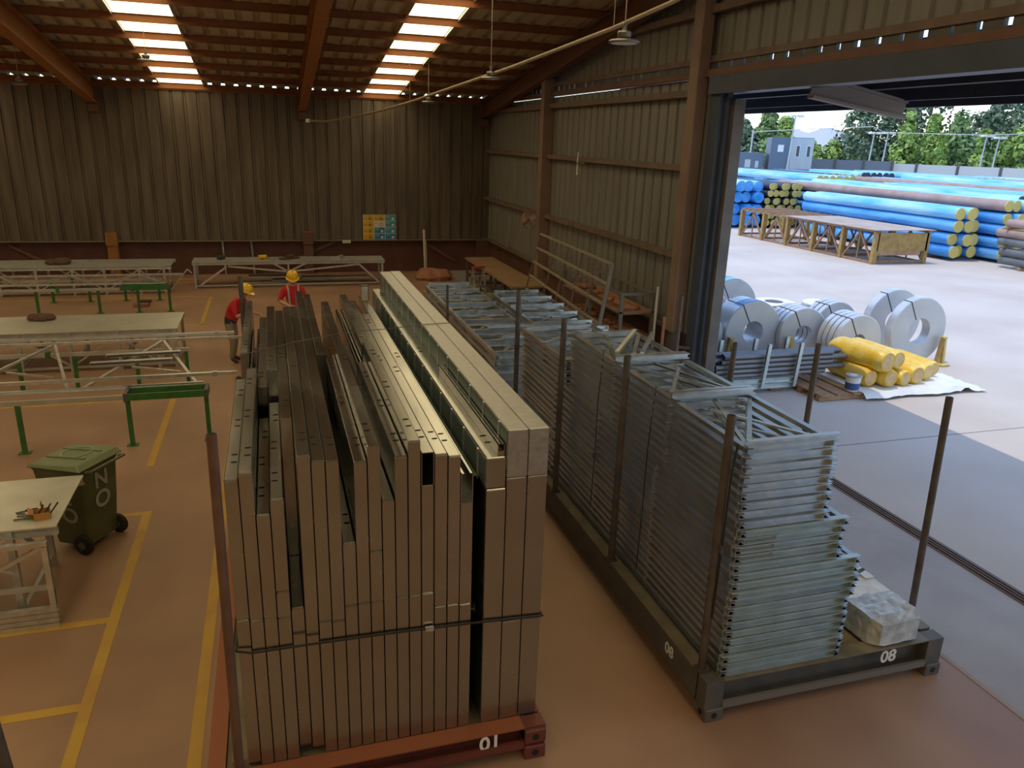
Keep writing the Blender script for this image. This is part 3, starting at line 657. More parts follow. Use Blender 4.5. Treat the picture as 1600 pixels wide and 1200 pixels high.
# tools on the nearest table
t = thing('cardboard_box', 'small open orange cardboard box on nearest table', 'box', (-2.24, 7.47, 1.0), .25)
s = MB(); s.box(-.07,.07,-.06,.06,0,.004); s.box(-.07,-.066,-.06,.06,0,.07); s.box(.066,.07,-.06,.06,0,.07); s.box(-.07,.07,-.06,-.056,0,.07); s.box(-.07,.07,.056,.06,0,.07); s.build('carton', cardb, t)
MB().bar((-.07,0,.07),(-.11,0,.10),.12,.003).build('flap', cardb, t); MB().bar((0,.06,.07),(.01,.10,.09),.003,.12).build('flap', cardb, t)
for k in range(3): MB().cyl((-.05+.05*k,-.02,.01),(.02+.06*k,.06,.10),.007,6).build('tool_handle', rubber, t)
for k, (c, dx, rz) in enumerate(((greenp,-.16,.2),(redtop,-.14,-.5),(signw,-.17,-.9),(rubber,-.2,.9))):
    q = thing('hand_tool', ('green-handled','red-handled','pale-handled','black')[k]+' hand tool lying beside the cardboard box', 'tool', (-2.30+dx*.6, 7.46+.055*k, 1.0), rz*.3)
    MB().cyl((0,0,.012),(.10,0,.012),.011,8).build('handle', c, q, smooth=True); MB().bar((-.08,0,.008),(0,0,.010),.016,.008).build('shaft', rackgrey, q)
# things on other tables
def clump(name, label, cat, x, y, z, r, m_, n=5):
    t = thing(name, label, cat, (x, y, z))
    for k in range(n):
        a = 6.28*k/n+random.random(); rr = r*(.4+.4*random.random())
        px, py = math.cos(a)*r*.6, math.sin(a)*r*.35
        MB().lathe([(.001,0),(rr*.8,.0),(rr,rr*.35),(rr*.7,rr*.75),(.001,rr*.85)], (px,py,0), n=7).build('lump', m_, t)
    return t
clump('rag_heap', 'brown heap of rags on the middle galvanised table', 'rags', -4.55, 17.1, .79, .2, junk)
clump('rag_heap', 'dark heap of scraps on the back left table', 'rags', -5.85, 24.3, .80, .28, junk)
for k, (x, mm, lb) in enumerate(((-1.55, black, 'black power tool at left end of the table behind workers'), (-.35, signy, 'yellow and black drill on the table behind workers'), (.45, signr, 'dark red tool bag on the table behind workers'), (2.0, galvs, 'small metal box on the table behind workers'))):
    t = thing('power_tool' if k < 2 else ('tool_bag' if k == 2 else 'metal_box'), lb, 'tool' if k < 2 else ('bag' if k == 2 else 'box'), (x, 24.75, .80), .3*k)
    MB().cyl((-.12,0,.07),(.12,0,.08),.06 if k < 3 else .03,8).build('body', mm if k != 2 else junk, t); MB().box(-.05,.02,-.04,.04,0,.06).build('grip', black if k < 2 else mm, t)
    if k == 2: MB().box(-.3,.3,-.12,.12,0,.05).build('base', junk, t)
    if k == 3: MB().box(-.15,.15,-.08,.08,0,.05).build('base', galvs, t)
# ---------------------------------------------------------------- green roller stands and the frames on them
def stand(label, x0, x1, y, z, legs, box=None):
    t = thing('green_stand', label, 'stand', (x0, y, 0))
    MB().bar((0,0,z-.04),(x1-x0,0,z-.04),.05,.07).build('rail', galvd, t)
    for k_ in range(int((x1-x0)/1.7)): MB().bar((.9+1.7*k_,-.06,z-.04),(.9+1.7*k_,.06,z-.04),.07,.12).build('bracket', greenp, t)
    for l in legs:
        MB().bar((l-x0,0,0),(l-x0,0,z-.07),.06,.06,(0,1,0)).build('leg', greenp, t); MB().box(l-x0-.08,l-x0+.08,-.06,.06,0,.01).build('foot', greenp, t)
    if box:
        a, b = box; s = MB()
        MB().bar((a-x0,-.14,z),(b-x0,-.14,z),.03,.10).build('guide_rail', greenp, t); MB().bar((a-x0,.14,z),(b-x0,.14,z),.03,.10).build('guide_rail', greenp, t)
        for e in (a, b): MB().bar((e-x0,-.16,z),(e-x0,.16,z),.05,.12).build('end_block', rackgrey, t)
    return t
stand('green stand with guide rails nearest the wheeled bin', -6.5, -1.09, 11.78, .80, [-6.4,-5.0,-3.61,-2.19,-1.11], (-2.19,-1.09))
stand('long green stand rail in front of the middle table', -6.5, -1.6, 14.7, .72, [-6.4,-4.37,-3.5,-2.5,-1.66])
stand('green stand with guide rails far left before the back tables', -9.5, -2.62, 21.25, .66, [-9.4,-7.2,-5.69,-4.31,-3.4,-2.66], (-3.75,-2.62))
stand('rear green stand rail under the far table', -9.5, -3.0, 22.8, .62, [-9.4,-7.4,-5.71,-4.83,-3.95,-3.1])
def frame(label, x0, x1, ya, yb, z, n, tail=0.):
    t = thing('frame_truss', label, 'truss', (x0, ya, z)); W = x1-x0; D = yb-ya
    MB().chan((0,0,.025),(W,0,.025),.05,.05,.005,1).build('chord', galvs, t); MB().chan((0,D,.025),(W+tail,D,.025),.05,.05,.005,-1).build('chord', galvs, t)
    for k in range(n):
        a = W*k/n+.1; b = W*(k+1)/n-.1
        MB().bar((a,.03,.02),((a+b)/2,D-.03,.02),.045,.035).build('web', galvd, t); MB().bar(((a+b)/2,D-.03,.02),(b,.03,.02),.045,.035).build('web', galvd, t)
        MB().bar(((a+b)/2-.25,D*.35,.055),((a+b)/2+.5,D*.2,.055),.03,.03).build('tie', galvs, t)
    return t
frame('galvanised triangular frame across the stands by the wheeled bin', -6.4, -1.15, 11.95, 14.75, .84, 3, .5)
frame('galvanised frame across the far green stands', -9.3, -2.75, 21.45, 22.75, .70, 4, .3)
for k, (x0, x1, y, z) in enumerate(((-2.75,-1.62,13.55,.905),(-2.9,-1.7,13.1,.905))):
    t = thing('loose_profile', f'flat galvanised profile laid over the frame near the bin, {ORD[k+1]} from the back', 'profile', (x0,y,z)); MB().chan((0,0,.025),(x1-x0,.06,.025),.10,.045,.005,1).build('profile', galvd, t); MB().box(-.004,.004,-.05,.05,0,.05).build('end_lip', galvs, t)
for k, (x0, x1, y, z) in enumerate(((-4.0,-.66,12.05,.945),(-6.0,-.80,14.86,.895))):
    t = thing('long_tube', ('long square tube along the stand by the bin','long square tube pointing at the stooping worker')[k], 'tube', (x0,y,z)); MB().bar((0,0,0.03),(x1-x0,0,.03),.05,.05).build('tube', galvs, t)
    MB().bar((x1-x0-.35,0,.03),(x1-x0-.28,0,.03),.075,.075).build('collar', galvd, t)
t = thing('beam_offcut', 'rusty offcut on the floor below the far green stand', 'offcut', (-3.45,22.0,0)); MB().box(-.2,.2,-.15,.15,0,.12).build('block', clay, t, bevel=.02); MB().box(-.1,.25,-.1,.05,.12,.17).build('scrap', junk, t)
t = thing('wood_scrap', 'orange wood scraps beside the back left table', 'scrap', (-2.65,25.3,0)); MB().box(-.3,.3,-.15,.15,0,.08).build('board', woodo, t); MB().bar((-.25,0,.12),(.35,.05,.12),.12,.05).build('board', woodo, t)
t = thing('bent_angle', 'inverted V of galvanised angle between the two far tables', 'frame', (-2.75,24.2,0)); MB().bar((-.2,0,.02),(.28,0,.62),.04,.04).build('angle', galvd, t); MB().bar((.28,0,.62),(.40,.0,.50),.04,.04).build('angle', galvd, t)
for k, x in enumerate((-1.55,-.65)):
    t = thing('wall_tube', f'pale tube leaning on the kick wall, {("left","right")[k]} of the pair', 'tube', (x,26.75,0)); MB().cyl((0,0,0),(-.05,.1,1.12),.035,8).build('tube', galvs, t); MB().cyl((-.05,.1,1.11),(-.05,.1,1.125),.028,8).build('open_end', hole, t)
t = thing('wall_tube', 'tall pale tube standing near the warning sign', 'tube', (4.95,25.9,0)); MB().cyl((0,0,0),(-.03,.1,1.55),.04,8).build('tube', beige, t); MB().cyl((.05,.02,0),(.03,.1,1.2),.025,8).build('tube', beige, t)
# ---------------------------------------------------------------- wheeled bin
b = thing('wheeled_bin', 'green two-wheeled waste bin with chalk lettering behind the nearest table', 'bin', (-2.24, 8.86, 0), -2.1)
s = MB(); lv = []
for (z, w, d, off) in ((.06,.23,.20,.02),(.55,.26,.26,.0),(.98,.29,.30,-.02),(1.0,.31,.32,-.02)): lv.append([(-w,-d+off,z),(w,-d+off,z),(w,d+off,z),(-w,d+off,z)])
for l in lv: s.v += l
for k in range(3):
    for j in range(4): s.f.append((k*4+j, k*4+(j+1)%4, k*4+4+(j+1)%4, k*4+4+j))
s.f.append((0,1,2,3)); s.f.append((12,13,14,15)); s.build('body', bing, b, bevel=.02)
s = MB(); s.v = [(-.33,-.36,1.0),(.33,-.36,1.0),(.33,.34,1.02),(-.33,.34,1.02),(-.30,-.30,1.05),(.30,-.30,1.05),(.30,.28,1.09),(-.30,.28,1.09)]; s.f = [(3,2,1,0),(4,5,6,7),(0,1,5,4),(1,2,6,5),(2,3,7,6),(3,0,4,7)]
ld = s.build('lid', binl, b, bevel=.012)
for xx in (-.12,.12): MB().bar((xx,-.26,1.058),(xx,.24,1.092),.02,.02).build('lid_rib', binl, ld)
MB().tube([(-.25,.34,1.0),(-.25,.42,1.02),(.25,.42,1.02),(.25,.34,1.0)], .016, 8).build('handle', bing, b)
for xx in (-.27,.27):
    wh = MB().lathe([(.02,-.03),(.10,-.03),(.115,-.02),(.115,.02),(.10,.03),(.02,.03)], (xx,.20,.116), 'x', 20).build('wheel', rubber, b, smooth=True)
    MB().cyl((xx-.034,.20,.116),(xx+.034,.20,.116),.045,12).build('hub', rackgrey, wh)
MB().cyl((-.28,.20,.116),(.28,.20,.116),.012,8).build('axle', rackgrey, b)
for (ch, xx, zz, sz) in (('N',.02,.80,.26),('O',.02,.56,.28)):
    put('chalk_letter', text_mesh(ch, sz, chalk, 'chalk_letter'), b, (-xx,.268+(zz-.56)*.05,zz), (math.radians(93),0,math.pi))
for (ch, yy, zz, sz) in (('I',.08,.80,.26),('-',.08,.62,.26),('O',.06,.44,.26)):
    put('chalk_letter', text_mesh(ch, sz, chalk, 'chalk_letter'), b, (.264+(zz-.55)*.07,yy,zz), (math.radians(94),0,math.pi/2))
put('chalk_ring', MB().lathe([(.15,0),(.17,0),(.17,.003),(.15,.003)], n=24, closed=True).mesh('chalk_ring', chalk), ld, (-.05,-.02,1.074), (math.radians(4),0,0))
# ---------------------------------------------------------------- workers
def person(name, label, loc, rz, J, edges, rad, regions, mats_, root):
    me = bpy.data.meshes.new('body'); keys = list(J)
    me.from_pydata([J[k] for k in keys], [(keys.index(a), keys.index(b)) for a, b in edges], [])
    o = bpy.data.objects.new('tmp', me); COL.objects.link(o)
    md = o.modifiers.new('skin', 'SKIN'); md.use_smooth_shade = True
    sv = me.skin_vertices[0].data
    for i, k in enumerate(keys):
        r = rad[k]; sv[i].radius = (r, r) if not isinstance(r, tuple) else r; sv[i].use_root = (k == root)
    o.modifiers.new('sub', 'SUBSURF').levels = 2
    bm = bpy.data.meshes.new_from_object(o.evaluated_get(bpy.context.evaluated_depsgraph_get()))
    bpy.data.objects.remove(o)
    for m_ in mats_: bm.materials.append(m_)
    segs = [(Vector(J[a]), Vector(J[b]), regions.get((a,b), regions.get(b, 0))) for a, b in edges]
    for p in bm.polygons:
        c = p.center; best = 9; mi = 0
        for a, b_, ri in segs:
            d = b_-a; t_ = max(0, min(1, (c-a).dot(d)/max(d.length_squared, 1e-9))); q = (a+d*t_-c).length
            if q < best: best = q; mi = ri
        p.material_index = mi; p.use_smooth = True
    t = thing(name, label, 'person', loc, rz)
    put('body', bm, t); return t
# material ids: 0 shirt 1 skin 2 trousers 3 khaki 4 boots
def hand(J, E, Rd, Rg, wrist, d, side, tag_):
    """palm with four fingers and a thumb rooted in the palm"""
    wv = Vector(J[wrist]); d = Vector(d).normalized(); sd_ = Vector(side).normalized()
    J[tag_+'palm'] = tuple(wv+d*.07); E.append((wrist, tag_+'palm')); Rd[tag_+'palm'] = .034; Rg[tag_+'palm'] = 1
    for k, (off, ln) in enumerate(((-.027,.062),(-.009,.075),(.009,.07),(.027,.055))):
        a = tag_+f'f{k}a'; b_ = tag_+f'f{k}b'; dn = Vector((0,0,-1))
        J[a] = tuple(wv+d*.105+sd_*off); J[b_] = tuple(wv+d*(.105+ln*.7)+sd_*off*1.1+dn*ln*.55)
        E += [(tag_+'palm', a), (a, b_)]; Rd[a] = .0105; Rd[b_] = .009; Rg[a] = 1; Rg[b_] = 1
    J[tag_+'t'] = tuple(wv+d*.075+sd_*.055+Vector((0,0,-.03))); E.append((tag_+'palm', tag_+'t')); Rd[tag_+'t'] = .011; Rg[tag_+'t'] = 1
def hat(t, c, tilt):
    h = empty('helmet', c); h.parent = t; h.rotation_euler = tilt
    sh = MB().lathe([(.001,.135),(.05,.130),(.09,.108),(.118,.065),(.128,.02),(.130,0)], n=24)
    bpy.data.objects.remove(h)
    o = sh.build('helmet', helmet, t, smooth=True, loc=c); o.rotation_euler = tilt
    br = MB()
    for i in range(13):
        a = -math.pi/2*1.0+math.pi*i/12
        br.v += [(.122*math.cos(a), .122*math.sin(a), .006), ((.185-.04*abs(math.sin(a)))*math.cos(a)+.01, .145*math.sin(a), -.006), ((.185-.04*abs(math.sin(a)))*math.cos(a)+.01, .145*math.sin(a), -.012), (.122*math.cos(a), .122*math.sin(a), -.002)]
    for i in range(12):
        for j in range(4): br.f.append((i*4+j, i*4+(j+1)%4, i*4+4+(j+1)%4, i*4+4+j))
    br.build('brim', helmet, o)
    MB().tube([(-.10,0,.085),(-.04,0,.133),(.04,0,.133),(.10,0,.085)], .012, 6).build('crest', helmet, o)
    return o
def face(t, c, fwd):
    """nose, eyes, mouth, ears as small parts on the head"""
    f = Vector(fwd).normalized(); sd_ = Vector((-f.y, f.x, 0)).normalized(); u_ = sd_.cross(f)*-1; c = Vector(c)
    if u_.z < 0: u_ = -u_
    MB().cyl(c+f*.085, c+f*.122-u_*.02, .012, 6, .018).build('nose', skin, t)
    for k in (-1, 1):
        MB().lathe([(.001,-.008),(.011,0),(.001,.008)], tuple(c+f*.092+sd_*.033*k+u_*.025), n=8).build('eye', black, t)
        MB().lathe([(.001,-.03),(.016,0),(.001,.03)], tuple(c+sd_*.092*k), n=8).build('ear', skin, t)
    MB().bar(c+f*.093+sd_*.022-u_*.055, c+f*.093-sd_*.022-u_*.055, .008, .01).build('mouth', signr, t)
# stooping worker: faces +x (local +x), leaning forward
J = dict(pel=(0,0,.86), spine=(.06,0,1.02), chest=(.17,0,1.22), neck=(.27,0,1.36), head0=(.32,0,1.42), head=(.38,0,1.49), crown=(.40,0,1.53),
  hl=(0,.09,.84), kl=(.03,.10,.46), al=(-.03,.10,.09), tl=(.12,.11,.04), hr=(0,-.09,.84), kr=(.08,-.10,.46), ar=(.02,-.10,.09), tr=(.17,-.11,.04),
  sl=(.22,.18,1.28), el=(.30,.24,1.02), wl=(.50,.16,1.02), sr=(.20,-.18,1.28), er=(.26,-.24,1.02), wr_=(.46,-.15,1.08))
E_ = [('pel','spine'),('spine','chest'),('chest','neck'),('neck','head0'),('head0','head'),('head','crown'),('pel','hl'),('hl','kl'),('kl','al'),('al','tl'),('pel','hr'),('hr','kr'),('kr','ar'),('ar','tr'),('chest','sl'),('sl','el'),('el','wl'),('chest','sr'),('sr','er'),('er','wr_')]
Rd = dict(pel=(.13,.15),spine=(.125,.145),chest=(.13,.16),neck=.06,head0=.065,head=.092,crown=.08,hl=.095,kl=.065,al=.045,tl=.038,hr=.095,kr=.065,ar=.045,tr=.038,sl=.075,el=.052,wl=.032,sr=.075,er=.052,wr_=.032)
RG = dict(pel=0,spine=0,chest=0,neck=0,head0=1,head=1,crown=1,hl=2,kl=3,al=3,tl=4,hr=2,kr=3,ar=3,tr=4,sl=0,el=0,wl=1,sr=0,er=0,wr_=1)
hand(J, E_, Rd, RG, 'wl', (1,-.2,-.1), (0,1,0), 'L'); hand(J, E_, Rd, RG, 'wr_', (1,.2,-.1), (0,-1,0), 'R')
PM = [shirt, skin, pants, khaki, boot]
w1 = person('person', 'stooping worker in red shirt and yellow helmet left of the panels', (-.93, 16.1, 0), -.45, J, E_, Rd, RG, PM, 'pel')
hat(w1, (.395,0,1.53), (0, .45, 0)); face(w1, (.385,0,1.47), (.9,0,-.42))
MB().tube([(.05,.10,.90),(.0,.0,.90)], .03, 6).build('belt', pants, w1)
# standing worker: faces the camera (local -y), head bowed
J = dict(pel=(0,0,.90), spine=(0,-.01,1.06), chest=(0,-.03,1.28), neck=(0,-.05,1.44), head0=(0,-.07,1.50), head=(0,-.10,1.58), crown=(0,-.10,1.63),
  hl=(.09,0,.88), kl=(.10,-.02,.48), al=(.10,.03,.09), tl=(.11,-.12,.04), hr=(-.09,0,.88), kr=(-.10,-.02,.48), ar=(-.10,.03,.09), tr=(-.11,-.12,.04),
  sl=(.19,-.03,1.34), el=(.27,-.06,1.09), wl=(.14,-.24,1.0), sr=(-.19,-.03,1.34), er=(-.29,-.08,1.10), wr_=(-.10,-.27,1.02))
Rd = dict(pel=(.15,.12),spine=(.15,.12),chest=(.165,.125),neck=.062,head0=.065,head=.092,crown=.08,hl=.095,kl=.065,al=.045,tl=.038,hr=.095,kr=.065,ar=.045,tr=.038,sl=.075,el=.055,wl=.034,sr=.075,er=.055,wr_=.034)
E_ = E_[:20]; RG = {k: v for k, v in RG.items() if k in J}; RG['kl'] = RG['kr'] = RG['al'] = RG['ar'] = 2
hand(J, E_, Rd, RG, 'wl', (-.6,-.8,0), (0,0,1), 'L'); hand(J, E_, Rd, RG, 'wr_', (.8,-.5,0), (0,0,1), 'R')
w2 = person('person', 'standing worker in red shirt with grey braces and yellow helmet', (.34, 16.9, 0), .05, J, E_, Rd, RG, PM, 'pel')
hat(w2, (0,-.10,1.63), (0, .5, -math.pi/2)); face(w2, (0,-.10,1.56), (0,-.85,-.5))
for k in (-1, 1): MB().tube([(k*.10,.10,1.37),(k*.11,-.02,1.445),(k*.10,-.155,1.34),(k*.09,-.155,1.1),(k*.08,-.14,.95)], .022, 6).build('brace', vest, w2)
MB().tube([(-.155,-.10,.93),(0,-.14,.93),(.155,-.10,.93)], .03, 6).build('belt', vest, w2)
# ---------------------------------------------------------------- signs and small things on the back wall
sg = thing('safety_sign', 'yellow and blue safety sign board on the back wall', 'sign', (2.95, 26.66, 1.14))
MB().box(0, 1.12, 0, .02, 0, .84).build('board', signw, sg)
cw, ch = 1.12/3, .84/4
for c in range(3):
    for r_ in range(4):
        mm = signy if c == 0 or (c == 1 and r_ == 3) else (signw if c == 1 and r_ == 2 else (signb if c == 1 or r_ == 0 else signt))
        x0, z0 = c*cw+.012, r_*ch+.01
        cell = MB().box(x0, x0+cw-.02, -.004, 0, z0, z0+ch-.018).build('cell', mm, sg)
        if mm == signy:
            s = MB(); cx, cz = x0+cw*.62, z0+.03
            for a, b2 in (((cx-.085,cz),(cx+.085,cz)),((cx+.085,cz),(cx,cz+.145)),((cx,cz+.145),(cx-.085,cz))): s.bar((a[0],-.006,a[1]),(b2[0],-.006,b2[1]),.004,.016,(0,1,0))
            s.box(cx-.03,cx+.03,-.008,-.004,cz+.02,cz+.06); s.build('pictogram', signk, cell)
            MB().box(x0+.02,x0+.10,-.006,-.004,z0+.06,z0+.075).build('text_line', signk, cell)
        elif mm == signw:
            MB().lathe([(.05,-.008),(.066,-.008),(.066,-.004),(.05,-.004)], (x0+cw*.62,0,z0+.09), 'y', 20, True).build('pictogram', signr, cell)
            MB().box(x0+.02,x0+.10,-.006,-.004,z0+.11,z0+.125).build('text_line', signr, cell)
        else:
            MB().lathe([(.001,-.008),(.045,-.008),(.045,-.004)], (x0+cw*.68,0,z0+.07), 'y', 16).build('pictogram', signw, cell)
            MB().box(x0+.03,x0+.15,-.006,-.004,z0+.13,z0+.145).build('text_line', signw, cell)
sg = thing('wall_sign', 'small red sign on the back wall above the column', 'sign', (.98, 26.66, 1.22)); MB().box(0,.32,0,.015,0,.21).build('plate', signr, sg); MB().box(.22,.29,-.004,0,.05,.17).build('mark', signw, sg)
sg = thing('wall_plate', 'small white plate fixed under the ledge of the back wall', 'plate', (2.25, 26.64, 1.03)); MB().box(0,.27,0,.015,0,.10).build('plate', white, sg); MB().box(.03,.24,-.003,0,.04,.06).build('line', chalk, sg)
# ---------------------------------------------------------------- pendant lamps
def lamp(label, x, y, z):
    t = thing('pendant_lamp', label, 'lamp', (x, y, z)); top = roofz(y)-.02-z
    MB().lathe([(.001,.045),(.05,.045),(.075,.06),(.085,.11),(.07,.13),(.03,.135),(.025,.17),(.001,.17)], n=20).build('driver', lampm, t, smooth=True)
    sh = MB().lathe([(.001,.04),(.09,.045),(.17,.03),(.185,.012),(.18,0),(.16,-.004),(.001,.004)], n=28).build('housing', lampm, t, smooth=True)
    MB().lathe([(.001,-.006),(.155,-.006),(.155,-.001)], n=28).build('lens', lampw, sh)
    MB().lathe([(.012,-.012),(.028,-.012),(.028,.012),(.012,.012)], (0,0,.195), 'y', 12, True).build('hook', lampm, t)
    MB().cyl((0,0,.20),(0,0,top),.007,6).build('rod', cablem, t)
    return t
lamp('nearest round pendant lamp in front of the gable wall', 4.10, 9.01, 5.68)
lamp('round pendant lamp on a long rod right of the skylight', 4.14, 15.04, 5.64)
lamp('farthest round pendant lamp near the end of the right skylight', 4.32, 22.08, 5.46)
lamp('round pendant lamp cut by the top picture edge on the left', -2.11, 9.9, 5.80)
lamp('round pendant lamp below the left skylight strip', -2.47, 19.99, 5.96)
lamp('round pendant lamp at the far left beside the rafter', -5.51, 21.88, 5.42)
# conduit
t = thing('conduit', 'long pale conduit running from rafter end to upper right', 'conduit', (1.3, 26.3, 4.92))
P0 = [(0,0,0),(.5,-.4,.0),(1.22,-1.3,.14),(1.75,-3,.27),(2.31,-5.3,.48),(3.24,-11.3,.95),(3.75,-14.8,1.27),(3.9,-16.3,1.42),(4.05,-18.3,1.66)]
MB().tube(P0, .032, 8).build('tube', cablem, t, smooth=True); MB().box(-.10,.03,-.04,.04,-.05,.06).build('clamp', galvs, t)
for k, (x, y, dz) in enumerate(((4.87,14.9,0),(4.45,17.6,0))):
    pass
MB().cyl((3.75,-14.8,1.27),(3.75,-14.8,roofz(11.5)-4.92-.15),.006,6).build('hanger', cablem, t); MB().cyl((2.31,-5.3,.48),(2.31,-5.3,roofz(21.0)-4.92-.15),.006,6).build('hanger', cablem, t)
# ---------------------------------------------------------------- right wall corner
bn = thing('wall_bench', 'long wooden-topped bench along the far corner of the gable wall', 'bench', (6.05, 19.4, 0))
MB().box(0, .95, 0, 5.3, .74, .80).build('bench_top', mat('bench_board', (.36, .22, .12), .7, 0, (.30, .18, .10), 2, 5), bn)
for yy in (.1,1.8,3.5,5.2):
    for xx in (.06,.88): MB().bar((xx,yy,0),(xx,yy,.74),.06,.06,(0,1,0)).build('leg', rackgrey, bn)
    MB().bar((.06,yy,.25),(.88,yy,.25),.05,.05).build('stretcher', rackgrey, bn)
MB().bar((.06,.1,.25),(.06,5.2,.25),.05,.05).build('stretcher', rackgrey, bn)
sl_ = thing('step_ladder', 'small red-topped step ladder in front of the wooden bench', 'ladder', (5.55, 20.9, 0), .3)
for xx in (-.19,.19):
    MB().bar((xx,-.15,0),(xx*.9,.08,1.08),.03,.05).build('stile', galvs, sl_); MB().bar((xx,.42,0),(xx*.9,.1,.95),.025,.025).build('rear_leg', galvs, sl_)
for zz, yy in ((.28,-.09),(.55,-.035),(.80,.02)): MB().box(-.18,.18,yy-.06,yy+.10,zz,zz+.03).build('tread', galvs, sl_)
MB().box(-.19,.19,.0,.14,1.05,1.10).build('top_tray', redtop, sl_)
gf = thing('grid_frame', 'large leaning steel grid frame in front of the gable wall', 'frame', (0,0,0))
def gp(u, v):  # u along length, v up the frame
    a = Vector((5.95, 13.42, .75)).lerp(Vector((5.95, 17.86, 1.04)), u); b2 = Vector((6.34, 13.73, 2.29)).lerp(Vector((6.34, 18.05, 2.36)), u); return a.lerp(b2, v)
for v in (0, .25, .5, .75, 1): MB().bar(gp(0,v), gp(1,v), .045, .045).build('rail', mat('frame_tan', (.32, .27, .21), .6), gf)
for u in (0, .18, .36, .55, .73, 1): MB().bar(gp(u,0), gp(u,1), .06 if u == 0 else .03, .05 if u == 0 else .03, (0,1,0)).build('upright', mat('frame_grey', (.20, .19, .18), .6) if u == 0 else girtm, gf)
for u in (.05,.95): p_ = gp(u,0); MB().bar((p_.x,p_.y,0),(p_.x,p_.y,p_.z),.05,.05,(0,1,0)).build('foot', girtm, gf)
sv = thing('shelf_rack', 'steel shelf rack with clay parts by the brown column', 'shelf', (6.42, 13.35, 0))
frm = mat('shelf_grey', (.20, .18, .16), .6, .2)
for xx in (0,.68):
    for yy in (0,1.55,3.1): MB().bar((xx,yy,0),(xx,yy,1.78),.06,.06,(0,1,0)).build('post', frm, sv)
for zz in (.35,.88,1.38): MB().box(-.03,.71,-.03,3.13,zz,zz+.03).build('shelf_board', mat('shelf_board', (.34, .19, .12), .75), sv)
for zz in (1.38,1.76): MB().bar((.0,0,zz),(0,3.1,zz),.04,.05).build('rail', frm, sv); MB().bar((0,0,zz),(.68,0,zz),.04,.05).build('rail', frm, sv); MB().bar((.68,0,zz),(.68,3.1,zz),.04,.05).build('rail', frm, sv)
k = 0
for zz in (.91,1.41):
    for yy in (.25,.65,1.1,1.9,2.5):
        k += 1
        clump('clay_part', f'heap of reddish clay parts on the {"upper" if zz > 1 else "middle"} shelf, {ORD[k if k < 6 else k-5]} from the front', 'parts', 6.76, 13.35+yy, zz, .17, clay, 4)
t = thing('wall_pole', 'pale slim pole leaning beside the shelf rack', 'pole', (6.95, 12.93, 0)); MB().cyl((0,0,0),(.03,.05,1.97),.025,8).build('tube', beige, t); MB().cyl((0,0,0),(0,0,.02),.04,8).build('foot', beige, t)
t = thing('wall_pole', 'short reddish pole standing before the brown column', 'pole', (6.88, 12.45, 0)); MB().cyl((0,0,0),(.02,.02,1.5),.03,8).build('tube', clay, t); MB().cyl((0,0,0),(0,0,.02),.045,8).build('foot', clay, t)
t = thing('steel_rod', 'thin rods sticking up from scrap beside the brown column', 'rod', (6.72, 12.1, 0)); MB().tube([(0,0,0),(.25,.1,.9)], .008, 5).build('rod', clay, t); MB().tube([(-.1,0,0),(-.08,.02,.6)], .008, 5).build('rod', clay, t); MB().box(-.3,.3,-.2,.2,0,.14).build('scrap', junk, t)
wf = thing('wall_fan', 'old wall fan on an arm at the gable column', 'fan', (6.68, 20.3, 2.48), .4)
MB().lathe([(.001,-.1),(.09,-.08),(.1,0),(.06,.1),(.001,.11)], (0,0,0), 'y', 14).build('motor', clay, wf, smooth=True)
for a in range(4):
    an = a*math.pi/2+.5; MB().bar((.05*math.cos(an),-.1,.05*math.sin(an)),(.24*math.cos(an),-.13,.24*math.sin(an)),.02,.14,(math.sin(an)*-1,.5,math.cos(an))).build('blade', mat('fan_blade', (.45, .36, .30), .5), wf)
MB().lathe([(.245,-.15),(.26,-.15),(.26,-.12),(.245,-.12)], (0,0,0), 'y', 24, True).build('guard_ring', clay, wf)
MB().tube([(0,.08,0),(.2,.22,.1),(.5,.10,.05)], .02, 6).build('arm', clay, wf)
t = thing('wall_hook', 'short pale plastic tube hanging from the gable girt', 'tube', (7.08, 17.72, 3.95)); MB().tube([(0,0,-.15),(.01,.03,.1),(0,-.02,.38)], .02, 6).build('tube', white, t); MB().bar((0,0,.12),(.09,-.25,.14),.04,.04).build('clip', rackgrey, t)
clump('scrap_heap', 'brown heap of scrap timber by the far corner', 'scrap', 5.0, 25.2, 0, .55, clay, 7)

